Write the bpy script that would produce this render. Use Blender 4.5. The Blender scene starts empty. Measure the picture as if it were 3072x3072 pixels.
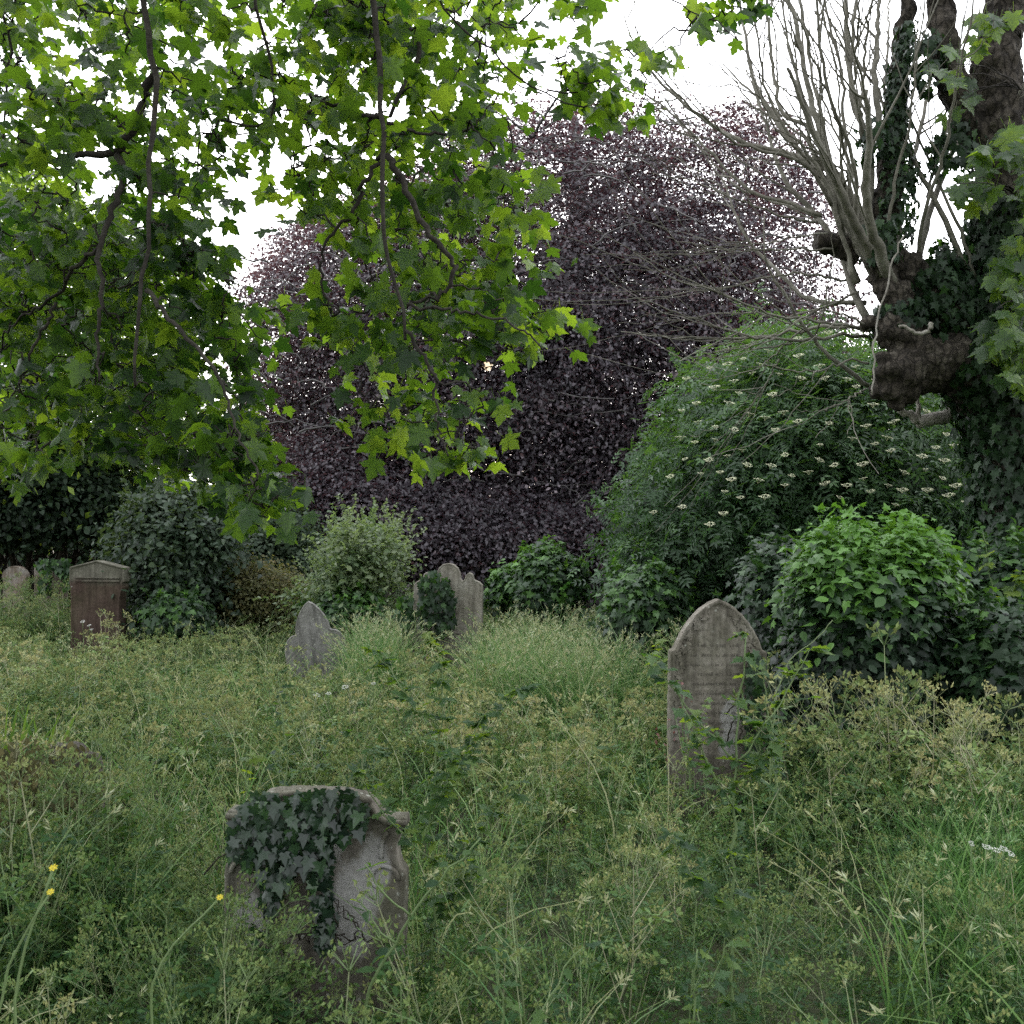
import bpy, bmesh, math
import numpy as np
from mathutils import Vector

rng = np.random.default_rng(11)
C = bpy.context.scene.collection
F, CX, HY, EYE = 3072.0, 1536.0, 1600.0, 1.75      # focal length and horizon of the photograph, eye height


def W(px, py, D):
    return np.array([(px - CX) / F * D, D, EYE - (py - HY) / F * D])


def wv(pts, D):
    p = np.asarray(pts, float)
    return np.stack([(p[:, 0] - CX) / F * D, np.broadcast_to(D, p[:, 0].shape) * 1.0, EYE - (p[:, 1] - HY) / F * D], 1)


def base_z(D):
    return HY + EYE / D * F          # picture row of the ground at distance D


# ------------------------------------------------------------------ noise / ground
_ph = rng.uniform(0, 6.28, (40,))
_an = rng.uniform(0, 6.28, (40,))


def snoise(x, y, s, k=0):
    r = 0
    for i in range(6):
        a = _an[(i + k * 7) % 40]
        f = (1 + 0.37 * i) / s
        r = r + np.sin((x * np.cos(a) + y * np.sin(a)) * f * 2.2 + _ph[(i * 3 + k * 5) % 40])
    return r / 6.0


def gh(x, y):
    return 0.05 * snoise(x, y, 4.0, 1) + 0.02 * snoise(x, y, 1.1, 2)


# ------------------------------------------------------------------ mesh collector
class T:                                            # a template: verts, tris/quads, per vertex tone, material per face
    def __init__(s):
        s.v, s.t, s.f, s.m, s.n = [], [], [], [], 0

    def add(s, v, faces, tone=0.0, mat=0):
        v = np.asarray(v, float)
        s.v.append(v)
        s.t.append(np.full(len(v), tone) if np.isscalar(tone) else np.asarray(tone))
        for f in faces:
            s.f.append(tuple(i + s.n for i in f)); s.m.append(mat)
        s.n += len(v)

    def fin(s, grad=0.0):
        s.V = np.concatenate(s.v); s.Tn = np.concatenate(s.t) + grad * (s.V[:, 2] - .45)  # grad paints shading into the tone: darker low down, lighter tips
        s.groups = {}
        for k in (3, 4):
            idx = [i for i, f in enumerate(s.f) if len(f) == k]
            if idx:
                s.groups[k] = (np.array([s.f[i] for i in idx]), np.array([s.m[i] for i in idx]))
        return s


class MB:
    def __init__(s):
        s.v, s.t, s.L, s.S, s.M, s.n = [], [], [], [], [], 0

    def add(s, v, faces, tone=0.5, mat=0):
        v = np.asarray(v, float).reshape(-1, 3)
        s.v.append(v)
        s.t.append(np.full(len(v), float(tone)) if np.isscalar(tone) else np.asarray(tone, float))
        if isinstance(faces, np.ndarray):
            s.L.append((faces + s.n).ravel()); s.S.append(np.full(len(faces), faces.shape[1])); s.M.append(np.full(len(faces), mat))
        else:
            for f in faces:
                s.L.append(np.array(f) + s.n); s.S.append(np.array([len(f)])); s.M.append(np.array([mat]))
        s.n += len(v)

    def inst(s, tm, pos, R, sc, tone):
        N, nv = len(pos), len(tm.V)
        if N == 0:
            return
        sc = np.broadcast_to(np.asarray(sc, float), (N,)) if np.ndim(sc) < 2 else sc
        if sc.ndim == 1:
            vv = tm.V[None] * sc[:, None, None]
        else:
            vv = tm.V[None] * sc[:, None, :]
        V = np.einsum('nij,nvj->nvi', R, vv) + np.asarray(pos)[:, None]
        s.v.append(V.reshape(-1, 3))
        s.t.append((tm.Tn[None] + np.broadcast_to(np.asarray(tone, float), (N,))[:, None]).ravel())
        off = np.arange(N) * nv + s.n
        for k, (fa, ma) in tm.groups.items():
            s.L.append((fa[None] + off[:, None, None]).ravel())
            s.S.append(np.full(N * len(fa), k)); s.M.append(np.tile(ma, N))
        s.n += N * nv

    def tube(s, pts, rad, sides=6, tone=0.5, mat=0, wob=0.0, cap=True):
        p = np.asarray(pts, float); n = len(p)
        r = np.broadcast_to(np.asarray(rad, float), (n,))
        tg = np.gradient(p, axis=0); tg /= np.linalg.norm(tg, axis=1)[:, None] + 1e-9
        a = np.where(np.abs(tg[:, 2:3]) > 0.9, np.array([[1., 0, 0]]), np.array([[0, 0, 1.]]))
        if abs(tg[:, 2]).mean() > 0.6:
            a = np.tile([[1., 0.1, 0]], (n, 1))
        u = np.cross(tg, a); u /= np.linalg.norm(u, axis=1)[:, None] + 1e-9
        w = np.cross(tg, u)
        th = np.arange(sides) / sides * 2 * np.pi
        rr = r[:, None] * (1 + wob * rng.uniform(-1, 1, (n, sides)))
        V = p[:, None] + rr[..., None] * (np.cos(th)[None, :, None] * u[:, None] + np.sin(th)[None, :, None] * w[:, None])
        i = np.arange(n - 1)[:, None] * sides; j = np.arange(sides)[None]; k = (j + 1) % sides
        fa = np.stack([i + j, i + k, i + sides + k, i + sides + j], -1).reshape(-1, 4)
        b = s.n
        s.add(V.reshape(-1, 3), fa, tone, mat)
        if cap:
            s.L.append(np.arange(sides)[::-1] + b); s.L.append(np.arange(sides) + b + (n - 1) * sides)
            s.S.append(np.array([sides, sides])); s.M.append(np.array([mat, mat]))

    def build(s, name, mats, parent=None, smooth=True):
        me = bpy.data.meshes.new(name)
        V = np.concatenate(s.v).astype(np.float32); L = np.concatenate(s.L).astype(np.int32)
        S = np.concatenate(s.S).astype(np.int32); M = np.concatenate(s.M).astype(np.int32)
        if parent is not None:
            V = V - np.array(parent['_o'], np.float32)
        me.vertices.add(len(V)); me.vertices.foreach_set('co', V.ravel())
        me.loops.add(len(L)); me.loops.foreach_set('vertex_index', L)
        me.polygons.add(len(S))
        st = np.zeros(len(S), np.int32); st[1:] = np.cumsum(S)[:-1]
        me.polygons.foreach_set('loop_start', st)
        me.polygons.foreach_set('material_index', M)
        if not smooth:
            me.polygons.foreach_set('use_smooth', np.zeros(len(S), bool))
        a = me.attributes.new('tone', 'FLOAT', 'POINT')
        a.data.foreach_set('value', np.concatenate(s.t).astype(np.float32))
        me.update(calc_edges=True)
        for m in (mats if isinstance(mats, (list, tuple)) else [mats]):
            me.materials.append(m)
        o = bpy.data.objects.new(name, me); C.objects.link(o)
        if parent is not None:
            o.parent = parent
        return o


def tag(o, label, cat, group=None, kind=None):
    o['label'] = label; o['category'] = cat
    if group: o['group'] = group
    if kind: o['kind'] = kind
    return o


def thing(name, label, cat, loc=(0, 0, 0), group=None):
    o = bpy.data.objects.new(name, None); C.objects.link(o)
    o.empty_display_size = 0.1
    o.location = [float(a) for a in loc]; o['_o'] = [float(a) for a in loc]
    return tag(o, label, cat, group)


def purge_tmp():
    for o in C.objects:
        if '_o' in o: del o['_o']


# ------------------------------------------------------------------ materials
def newmat(name):
    m = bpy.data.materials.new(name); m.use_nodes = True
    nt = m.node_tree; nt.nodes.clear()
    return m, nt, nt.nodes.new('ShaderNodeOutputMaterial')


def nd(nt, t, **kw):
    n = nt.nodes.new(t)
    for k, v in kw.items():
        if k in n.inputs: n.inputs[k].default_value = v
        else: setattr(n, k, v)
    return n


def ramp(nt, fac, stops, interp='LINEAR'):
    r = nt.nodes.new('ShaderNodeValToRGB'); r.color_ramp.interpolation = interp
    e = r.color_ramp.elements
    while len(e) < len(stops): e.new(0.5)
    for el, (p, c) in zip(e, stops):
        el.position = p; el.color = (*c, 1) if len(c) == 3 else c
    nt.links.new(fac, r.inputs[0])
    return r.outputs[0]


def leaf_mat(name, stops, trans, tmix=0.4, rough=0.45, spec=0.5):
    m, nt, out = newmat(name)
    at = nd(nt, 'ShaderNodeAttribute', attribute_name='tone')
    col = ramp(nt, at.outputs['Fac'], stops)
    p = nd(nt, 'ShaderNodeBsdfPrincipled', Roughness=rough)
    p.inputs['Specular IOR Level'].default_value = spec
    nt.links.new(col, p.inputs['Base Color'])
    if tmix > 0:
        tcol = ramp(nt, at.outputs['Fac'], trans)
        tr = nd(nt, 'ShaderNodeBsdfTranslucent'); nt.links.new(tcol, tr.inputs[0])
        mx = nd(nt, 'ShaderNodeMixShader'); mx.inputs[0].default_value = tmix
        nt.links.new(p.outputs[0], mx.inputs[1]); nt.links.new(tr.outputs[0], mx.inputs[2])
        nt.links.new(mx.outputs[0], out.inputs[0])
    else:
        nt.links.new(p.outputs[0], out.inputs[0])
    return m


def bark_mat(name, a, b, c, scale=6.0, bump=0.5, rings=0.0):
    m, nt, out = newmat(name)
    tc = nd(nt, 'ShaderNodeTexCoord')
    n1 = nd(nt, 'ShaderNodeTexNoise', Scale=scale, Detail=8.0, Roughness=0.7)
    n2 = nd(nt, 'ShaderNodeTexNoise', Scale=scale * 7, Detail=6.0, Roughness=0.7)
    nt.links.new(tc.outputs['Object'], n1.inputs['Vector']); nt.links.new(tc.outputs['Object'], n2.inputs['Vector'])
    col = ramp(nt, n1.outputs['Fac'], [(0.3, a), (0.52, b), (0.72, c)])
    mul = nd(nt, 'ShaderNodeMixRGB', blend_type='MULTIPLY'); mul.inputs[0].default_value = 0.7
    g = ramp(nt, n2.outputs['Fac'], [(0.3, (.45, .45, .45)), (0.65, (1.1, 1.1, 1.1))])
    nt.links.new(col, mul.inputs[1]); nt.links.new(g, mul.inputs[2])
    p = nd(nt, 'ShaderNodeBsdfPrincipled', Roughness=0.9)
    p.inputs['Specular IOR Level'].default_value = 0.2
    bp = nd(nt, 'ShaderNodeBump', Strength=bump, Distance=0.03)
    colout, hout = mul.outputs[0], n2.outputs['Fac']
    if rings:                                     # plated old bark: dark cracks between plates
        mp = nd(nt, 'ShaderNodeMapping'); mp.inputs['Scale'].default_value = (1, 1, .45)
        ws = nd(nt, 'ShaderNodeMixRGB', blend_type='ADD'); ws.inputs[0].default_value = .12
        nt.links.new(tc.outputs['Object'], ws.inputs[1]); nt.links.new(n1.outputs['Color'], ws.inputs[2]); nt.links.new(ws.outputs[0], mp.inputs[0])
        ve = nd(nt, 'ShaderNodeTexVoronoi', feature='DISTANCE_TO_EDGE', Scale=15.0); nt.links.new(mp.outputs[0], ve.inputs['Vector'])
        ck = ramp(nt, ve.outputs['Distance'], [(0.0, (.25, .25, .25)), (0.12, (1, 1, 1))])
        m2 = nd(nt, 'ShaderNodeMixRGB', blend_type='MULTIPLY'); m2.inputs[0].default_value = rings
        nt.links.new(colout, m2.inputs[1]); nt.links.new(ck, m2.inputs[2]); colout = m2.outputs[0]
        hs = nd(nt, 'ShaderNodeMath', operation='ADD'); nt.links.new(ck, hs.inputs[0]); nt.links.new(hout, hs.inputs[1]); hout = hs.outputs[0]
    nt.links.new(colout, p.inputs['Base Color'])
    nt.links.new(hout, bp.inputs['Height']); nt.links.new(bp.outputs[0], p.inputs['Normal'])
    nt.links.new(p.outputs[0], out.inputs[0])
    return m


def stone_mat(name, dark, mid, light, lichen=0.62, moss=0.4, patch=None, upper=None, split=1.2):
    """weathered stone: blotches, pale lichen spots, green film towards the top, optional pale patch / different upper stone"""
    m, nt, out = newmat(name)
    tc = nd(nt, 'ShaderNodeTexCoord'); ob = tc.outputs['Object']
    n1 = nd(nt, 'ShaderNodeTexNoise', Scale=5.0, Detail=9.0, Roughness=0.72)
    n2 = nd(nt, 'ShaderNodeTexNoise', Scale=38.0, Detail=6.0, Roughness=0.75)
    n3 = nd(nt, 'ShaderNodeTexNoise', Scale=2.2, Detail=5.0, Roughness=0.6)
    vo = nd(nt, 'ShaderNodeTexVoronoi', Scale=26.0)
    for n in (n1, n2, n3, vo): nt.links.new(ob, n.inputs['Vector'])
    sep = nd(nt, 'ShaderNodeSeparateXYZ'); nt.links.new(ob, sep.inputs[0])
    col = ramp(nt, n1.outputs['Fac'], [(0.28, dark), (0.5, mid), (0.74, light)])

    def mix(fac, a, b, bt='MIX'):
        x = nd(nt, 'ShaderNodeMixRGB', blend_type=bt)
        if isinstance(fac, float): x.inputs[0].default_value = fac
        else: nt.links.new(fac, x.inputs[0])
        for i, q in ((1, a), (2, b)):
            if isinstance(q, tuple): x.inputs[i].default_value = (*q, 1)
            else: nt.links.new(q, x.inputs[i])
        return x.outputs[0]

    def math_(op, a, b=0.0, cl=False):
        x = nd(nt, 'ShaderNodeMath', operation=op, use_clamp=cl)
        for i, q in ((0, a), (1, b)):
            if isinstance(q, (int, float)): x.inputs[i].default_value = q
            else: nt.links.new(q, x.inputs[i])
        return x.outputs[0]
    if upper:
        e = math_('ADD', sep.outputs['Z'], math_('MULTIPLY', n3.outputs['Fac'], 0.35))
        f = ramp(nt, math_('MULTIPLY', e, 0.5), [((split + 0.10) * 0.5, (0, 0, 0)), ((split + 0.2) * 0.5, (1, 1, 1))])
        col = mix(f, col, ramp(nt, n1.outputs['Fac'], [(0.3, tuple(c * .5 for c in upper)), (0.7, upper)]))
    # green film
    g = ramp(nt, n3.outputs['Fac'], [(0.45, (0, 0, 0)), (0.7, (moss, moss, moss))])
    col = mix(g, col, (0.07, 0.085, 0.035))
    col = mix(0.65, col, ramp(nt, n2.outputs['Fac'], [(0.3, (.4, .4, .4)), (0.7, (1.15, 1.15, 1.15))]), 'MULTIPLY')
    mp = nd(nt, 'ShaderNodeMapping'); mp.inputs['Scale'].default_value = (9, 9, .9); nt.links.new(ob, mp.inputs[0])
    n4 = nd(nt, 'ShaderNodeTexNoise', Scale=2.0, Detail=6.0, Roughness=0.7); nt.links.new(mp.outputs[0], n4.inputs['Vector'])
    col = mix(0.8, col, ramp(nt, n4.outputs['Fac'], [(0.32, (.42, .42, .40)), (0.55, (1, 1, 1)), (0.72, (1.2, 1.2, 1.2))]), 'MULTIPLY')
    # lichen discs
    d = math_('ADD', vo.outputs['Distance'], math_('MULTIPLY', n2.outputs['Fac'], 0.25))
    sel = ramp(nt, vo.outputs['Color'], [(lichen, (0, 0, 0)), (lichen + 0.05, (1, 1, 1))])
    fl = math_('MULTIPLY', ramp(nt, d, [(0.26, (1, 1, 1)), (0.36, (0, 0, 0))]), sel)
    col = mix(math_('MULTIPLY', fl, 0.8), col, (0.40, 0.41, 0.36))
    if patch:
        for (x, z, r) in patch:
            dx = math_('SUBTRACT', sep.outputs['X'], x); dz = math_('MULTIPLY', math_('SUBTRACT', sep.outputs['Z'], z), 0.6)
            dd = math_('SQRT', math_('ADD', math_('MULTIPLY', dx, dx), math_('MULTIPLY', dz, dz)))
            dd = math_('ADD', dd, math_('MULTIPLY', math_('SUBTRACT', n1.outputs['Fac'], 0.5), r * 2.2))
            fp = ramp(nt, dd, [(r * 0.75, (1, 1, 1)), (r, (0, 0, 0))])
            col = mix(math_('MULTIPLY', fp, 0.85), col, mix(n2.outputs['Fac'], (0.23, 0.225, 0.215), (0.50, 0.49, 0.475)))
    p = nd(nt, 'ShaderNodeBsdfPrincipled', Roughness=0.95)
    p.inputs['Specular IOR Level'].default_value = 0.15
    nt.links.new(col, p.inputs['Base Color'])
    bp = nd(nt, 'ShaderNodeBump', Strength=0.55, Distance=0.02)
    nt.links.new(math_('ADD', n1.outputs['Fac'], math_('MULTIPLY', n2.outputs['Fac'], 0.5)), bp.inputs['Height'])
    nt.links.new(bp.outputs[0], p.inputs['Normal'])
    nt.links.new(p.outputs[0], out.inputs[0])
    return m


def plain_mat(name, col, rough=0.8, emit=0):
    m, nt, out = newmat(name)
    p = nd(nt, 'ShaderNodeBsdfPrincipled', Roughness=rough)
    n = nd(nt, 'ShaderNodeTexNoise', Scale=30.0, Detail=4.0)
    c = ramp(nt, n.outputs['Fac'], [(0.3, tuple(x * .7 for x in col)), (0.7, tuple(min(1, x * 1.25) for x in col))])
    nt.links.new(c, p.inputs['Base Color'])
    nt.links.new(p.outputs[0], out.inputs[0])
    return m


M = {}
M['syc'] = leaf_mat('sycamore_leaf', [(0.0, (.016, .036, .016)), (0.5, (.026, .062, .018)), (1.0, (.045, .09, .02))],
                    [(0.0, (.05, .13, .010)), (0.5, (.20, .36, .018)), (1.0, (.42, .60, .035))], 0.48, 0.4, 0.45)
M['lime'] = leaf_mat('lime_leaf', [(0.0, (.03, .06, .015)), (1.0, (.07, .12, .025))],
                     [(0.0, (.22, .36, .03)), (1.0, (.45, .60, .06))], 0.5, 0.5, 0.4)
M['beech'] = leaf_mat('copper_beech_leaf', [(0.0, (.022, .019, .025)), (0.5, (.074, .063, .077)), (1.0, (.17, .135, .15))],
                      [(0.0, (.06, .025, .035)), (1.0, (.24, .11, .11))], 0.28, 0.42, 0.6)
M['elder'] = leaf_mat('elder_leaf', [(0.0, (.018, .045, .018)), (0.5, (.03, .08, .025)), (1.0, (.06, .14, .035))],
                      [(0.0, (.05, .14, .02)), (1.0, (.16, .30, .04))], 0.3, 0.5, 0.4)
M['ivy'] = leaf_mat('ivy_leaf', [(0.0, (.008, .02, .010)), (0.5, (.022, .055, .020)), (1.0, (.085, .20, .03))],
                    [(0.0, (.02, .05, .01)), (0.5, (.05, .12, .015)), (1.0, (.18, .38, .03))], 0.25, 0.48, 0.36)
M['dark'] = leaf_mat('dark_shrub_leaf', [(0.0, (.010, .022, .012)), (0.5, (.022, .046, .022)), (1.0, (.055, .085, .045))],
                     [(0.0, (.04, .08, .02)), (1.0, (.14, .2, .05))], 0.25, 0.55, 0.32)
M['pale'] = leaf_mat('pale_shrub_leaf', [(0.0, (.035, .075, .025)), (0.5, (.08, .13, .055)), (1.0, (.15, .19, .10))],
                     [(0.0, (.12, .22, .04)), (1.0, (.30, .40, .12))], 0.35, 0.5, 0.4)
M['olive'] = leaf_mat('olive_shrub_leaf', [(0.0, (.04, .05, .018)), (0.5, (.09, .095, .035)), (1.0, (.16, .13, .05))],
                      [(0.0, (.12, .14, .03)), (1.0, (.3, .28, .07))], 0.35, 0.6, 0.3)
M['weed'] = leaf_mat('weed_leaf', [(0.0, (.016, .06, .015)), (0.35, (.064, .148, .037)), (0.65, (.168, .262, .072)), (1.0, (.33, .36, .14))],
                     [(0.0, (.07, .14, .02)), (0.5, (.17, .22, .05)), (1.0, (.34, .29, .11))], 0.35, 0.6, 0.3)
M['seed'] = leaf_mat('cow_parsley_seed', [(0.0, (.05, .115, .028)), (0.5, (.165, .235, .070)), (1.0, (.36, .36, .16))],
                     [(0.0, (.12, .15, .04)), (1.0, (.32, .27, .12))], 0.3, 0.7, 0.3)
M['stem'] = leaf_mat('weed_stem', [(0.0, (.05, .09, .03)), (0.5, (.14, .20, .08)), (1.0, (.31, .30, .19))],
                     [(0, (0, 0, 0)), (1, (0, 0, 0))], 0.0, 0.6, 0.3)
M['grass'] = leaf_mat('grass_blade', [(0.0, (.03, .08, .025)), (0.5, (.08, .19, .065)), (0.8, (.21, .33, .15)), (1.0, (.38, .42, .25))],
                      [(0.0, (.07, .18, .03)), (0.5, (.16, .30, .06)), (1.0, (.38, .36, .17))], 0.35, 0.5, 0.35)
M['broad'] = leaf_mat('broad_weed_leaf', [(0.0, (.02, .05, .024)), (0.5, (.036, .085, .026)), (1.0, (.11, .17, .03))],
                    [(0.0, (.08, .20, .02)), (1.0, (.35, .48, .03))], 0.4, 0.6, 0.3)
M['dead'] = leaf_mat('withered_leaf', [(0.0, (.03, .034, .016)), (0.5, (.085, .085, .038)), (1.0, (.17, .15, .07))], [(0.0, (.05, .05, .02)), (1.0, (.2, .17, .06))], 0.2, .7, .25)
M['glossy_ivy'] = leaf_mat('glossy_ivy_leaf', [(0.0, (.008, .018, .012)), (0.5, (.02, .045, .024)), (1.0, (.06, .13, .04))], [(0.0, (.02, .05, .01)), (1.0, (.12, .26, .03))], 0.15, 0.33, 0.6)
M['red'] = leaf_mat('red_leaf', [(0.0, (.09, .035, .03)), (1.0, (.17, .06, .05))], [(0.0, (.16, .05, .04)), (1.0, (.24, .08, .06))], 0.3)
M['yellow'] = leaf_mat('yellow_petal', [(0.0, (.6, .5, .03)), (1.0, (.75, .62, .05))], [(0.0, (.7, .6, .05)), (1.0, (.8, .7, .08))], 0.3)
M['cream'] = leaf_mat('elder_flower', [(0.0, (.50, .52, .30)), (1.0, (.74, .74, .55))], [(0.0, (.5, .5, .3)), (1.0, (.7, .7, .5))], 0.25, 0.8, 0.2)
M['white'] = leaf_mat('white_flower', [(0.0, (.42, .43, .38)), (1.0, (.75, .75, .7))], [(0.0, (.5, .5, .5)), (1.0, (.7, .7, .7))], 0.25, 0.8, 0.2)
M['bark_syc'] = bark_mat('sycamore_bark', (.022, .019, .017), (.048, .042, .036), (.085, .078, .066), 9.0)
M['bark_pol'] = bark_mat('pollard_bark', (.026, .022, .018), (.085, .073, .058), (.19, .17, .14), 6.0, 1.0, .5)
M['bark_shoot'] = bark_mat('shoot_bark', (.10, .098, .078), (.20, .19, .155), (.32, .31, .27), 4.0, 0.35)
M['bark_dead'] = bark_mat('dead_wood', (.22, .20, .17), (.33, .31, .27), (.45, .43, .39), 5.0, 0.4)
M['bark_beech'] = bark_mat('beech_bark', (.07, .066, .066), (.15, .145, .14), (.26, .25, .24), 3.0, 0.3)
M['bark_dark'] = bark_mat('shrub_stem', (.02, .017, .014), (.045, .038, .03), (.08, .07, .055), 10.0)

# ------------------------------------------------------------------ leaf templates (tip along +Y, upper side +Z)


def tmpl_simple(w=0.32, fold=0.08, mid=0.42):
    t = T(); t.add([(0, 0, 0), (w, mid, fold), (0, 1, -0.05), (-w, mid, fold)], [(0, 1, 2), (0, 2, 3)]); return t.fin()


def tmpl_ovate(w=0.3, fold=0.07, curl=-0.18):
    t = T()
    ys = [0, .22, .5, .78, 1.0]; ws = [0.02, w * .85, w, w * .6, 0]
    v = []
    for y, a in zip(ys, ws):
        z = curl * y * y
        v += [(-a, y, z + fold * a / w), (0, y, z), (a, y, z + fold * a / w)]
    f = []
    for i in range(4):
        b = i * 3
        f += [(b, b + 1, b + 4, b + 3), (b + 1, b + 2, b + 5, b + 4)]
    t.add(v, f); return t.fin()


SYC = [(0.0, -0.03), (0.12, -0.15), (0.25, -0.13), (0.41, -0.10), (0.35, 0.02), (0.33, 0.10), (0.46, 0.17), (0.50, 0.26), (0.63, 0.36),
       (0.49, 0.39), (0.44, 0.46), (0.35, 0.45), (0.21, 0.40), (0.27, 0.53), (0.25, 0.63), (0.17, 0.68), (0.13, 0.76), (0.0, 0.95)]


def tmpl_lobed(half, hub=(0, 0.22), cup=-0.3, droop=-0.25, ripple=0.04, petiole=0.0, seed=0):
    r = np.random.default_rng(seed)
    o = list(half) + [(-x, y) for x, y in reversed(half[1:-1])]
    v = [(hub[0], hub[1], 0.0)]
    for i, (x, y) in enumerate(o):
        z = cup * x * x + droop * (y - hub[1]) * abs(y - hub[1]) + ripple * r.uniform(-1, 1)
        v.append((x, y, z))
    n = len(o)
    t = T(); t.add(v, [(0, i + 1, (i + 1) % n + 1) for i in range(n)])
    if petiole:
        t.add([(-.008, -0.03, 0), (.008, -0.03, 0), (.008, -petiole, .12), (-.008, -petiole, .12)], [(0, 1, 2, 3)], tone=0.3)
    return t.fin()


SYCT = [tmpl_lobed(SYC, cup=c, droop=d, petiole=0.7, seed=i) for i, (c, d) in enumerate([(-.3, -.2), (-.9, -.45), (.35, -.35), (-.5, .15), (-1.4, -.2)])]
IVY = [(0, 0.0), (0.16, -0.12), (0.42, -0.08), (0.30, 0.12), (0.46, 0.36), (0.22, 0.42), (0.14, 0.62), (0, 0.95)]
IVYT = [tmpl_lobed(IVY, cup=c, droop=d, ripple=.03, seed=20 + i) for i, (c, d) in enumerate([(-.4, -.2), (.3, -.3), (-.8, -.5)])]
SIMP = [tmpl_simple(), tmpl_simple(0.25, 0.15), tmpl_simple(0.36, -0.06, .5)]
OVT = [tmpl_ovate(), tmpl_ovate(.26, .14, -.35), tmpl_ovate(.34, .05, .1)]


def tmpl_pinnate(npair, w=0.17, L=0.42):
    t = T()

    def lf(o, d, l):
        d = np.array(d) / np.linalg.norm(d); pr = np.array([-d[1], d[0], 0])
        o = np.array(o)
        t.add([o, o + d * l * .45 + pr * w * l + [0, 0, .03], o + d * l + [0, 0, -.08 * l], o + d * l * .45 - pr * w * l + [0, 0, .03]], [(0, 1, 2), (0, 2, 3)])
    for i in range(npair):
        y = 0.18 + 0.5 * i / max(1, npair - 1)
        for s in (-1, 1): lf((0, y, -.1 * y * y), (s, .45, 0), L)
    lf((0, .66, -.06), (0, 1, 0), L)
    return t.fin()


ELDT = [tmpl_pinnate(2, .2, .46), tmpl_pinnate(3, .17, .42)]


# ------------------------------------------------------------------ orientation helpers
def unit(a):
    return a / (np.linalg.norm(a, axis=-1, keepdims=True) + 1e-9)


def frames(nrm, tip):
    z = unit(nrm); y = unit(tip - (tip * z).sum(-1, keepdims=True) * z); x = np.cross(y, z)
    return np.stack([x, y, z], -1)


def yawtilt(n, tilt=0.15):
    nz = unit(np.stack([rng.normal(0, tilt, n), rng.normal(0, tilt, n), np.ones(n)], 1))
    a = rng.uniform(0, 2 * np.pi, n)
    return frames(nz, np.stack([np.cos(a), np.sin(a), np.zeros(n)], 1))


def rv(n):
    return unit(rng.normal(size=(n, 3)))


# ------------------------------------------------------------------ polygons
def inside(poly, p):
    poly = np.asarray(poly, float); x, y = p[:, 0], p[:, 1]
    r = np.zeros(len(p), bool); j = len(poly) - 1
    for i in range(len(poly)):
        xi, yi = poly[i]; xj, yj = poly[j]
        c = ((yi > y) != (yj > y)) & (x < (xj - xi) * (y - yi) / (yj - yi + 1e-12) + xi)
        r ^= c; j = i
    return r


def edist(poly, p):
    poly = np.asarray(poly, float); d = np.full(len(p), 1e9)
    for i in range(len(poly)):
        a, b = poly[i - 1], poly[i]
        ab = b - a; t = np.clip(((p - a) @ ab) / (ab @ ab + 1e-9), 0, 1)
        d = np.minimum(d, np.linalg.norm(p - (a + t[:, None] * ab), axis=1))
    return d


def sample_poly(poly, n):
    poly = np.asarray(poly, float); lo, hi = poly.min(0), poly.max(0); out = []
    k = 0
    while k < n:
        p = rng.uniform(lo, hi, (n * 3 + 20, 2)); p = p[inside(poly, p)]
        out.append(p); k += len(p)
    return np.concatenate(out)[:n]


SUN_PX = (1462, 1096)


def sun_gap(pos, r0, px=SUN_PX):
    """a chance hole in the leaves where the sun shows"""
    q = np.stack([(pos[:, 0]) / pos[:, 1] * F + CX, HY - (pos[:, 2] - EYE) / pos[:, 1] * F], 1)
    return np.hypot(q[:, 0] - px[0], q[:, 1] - px[1]) > r0


def volume_points(poly, D, Tk, n, front=0.55, shell=0.5):
    """points in a rounded volume whose outline is the polygon (a solid body around distance D)"""
    p = sample_poly(poly, n)
    e = edist(poly, p); emax = np.percentile(e, 97) + 1e-6
    q = np.clip(e / emax, 0, 1)
    half = Tk * np.sqrt(1 - (1 - q) ** 2)
    u = rng.uniform(-1, 1, n)
    sh = rng.uniform(size=n) < shell
    u = np.where(sh, np.sign(rng.uniform(size=n) - front) * rng.uniform(0.75, 1.0, n), u)
    dep = D + u * half
    # keep the body's real size: position by its outline at D, then move along depth
    w = wv(p, D); w[:, 1] = dep
    k = dep / D
    w[:, 0] *= k; w[:, 2] = EYE + (w[:, 2] - EYE) * k
    return w, np.asarray(poly, float)


def roughen(poly, amt):
    p = np.asarray(poly, float)
    if amt <= 0: return p
    sz = min(np.ptp(p[:, 0]), np.ptp(p[:, 1])); out = []
    for i in range(len(p)):
        a, b = p[i], p[(i + 1) % len(p)]; m = max(1, int(np.linalg.norm(b - a) / (sz * .09)))
        for k in range(m): out.append(a + (b - a) * k / m)
    out = np.array(out); nz = rng.normal(0, 1, (len(out), 2)); nz = nz * .6 + .4 * np.roll(nz, 1, 0)
    return out + nz * sz * amt


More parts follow.
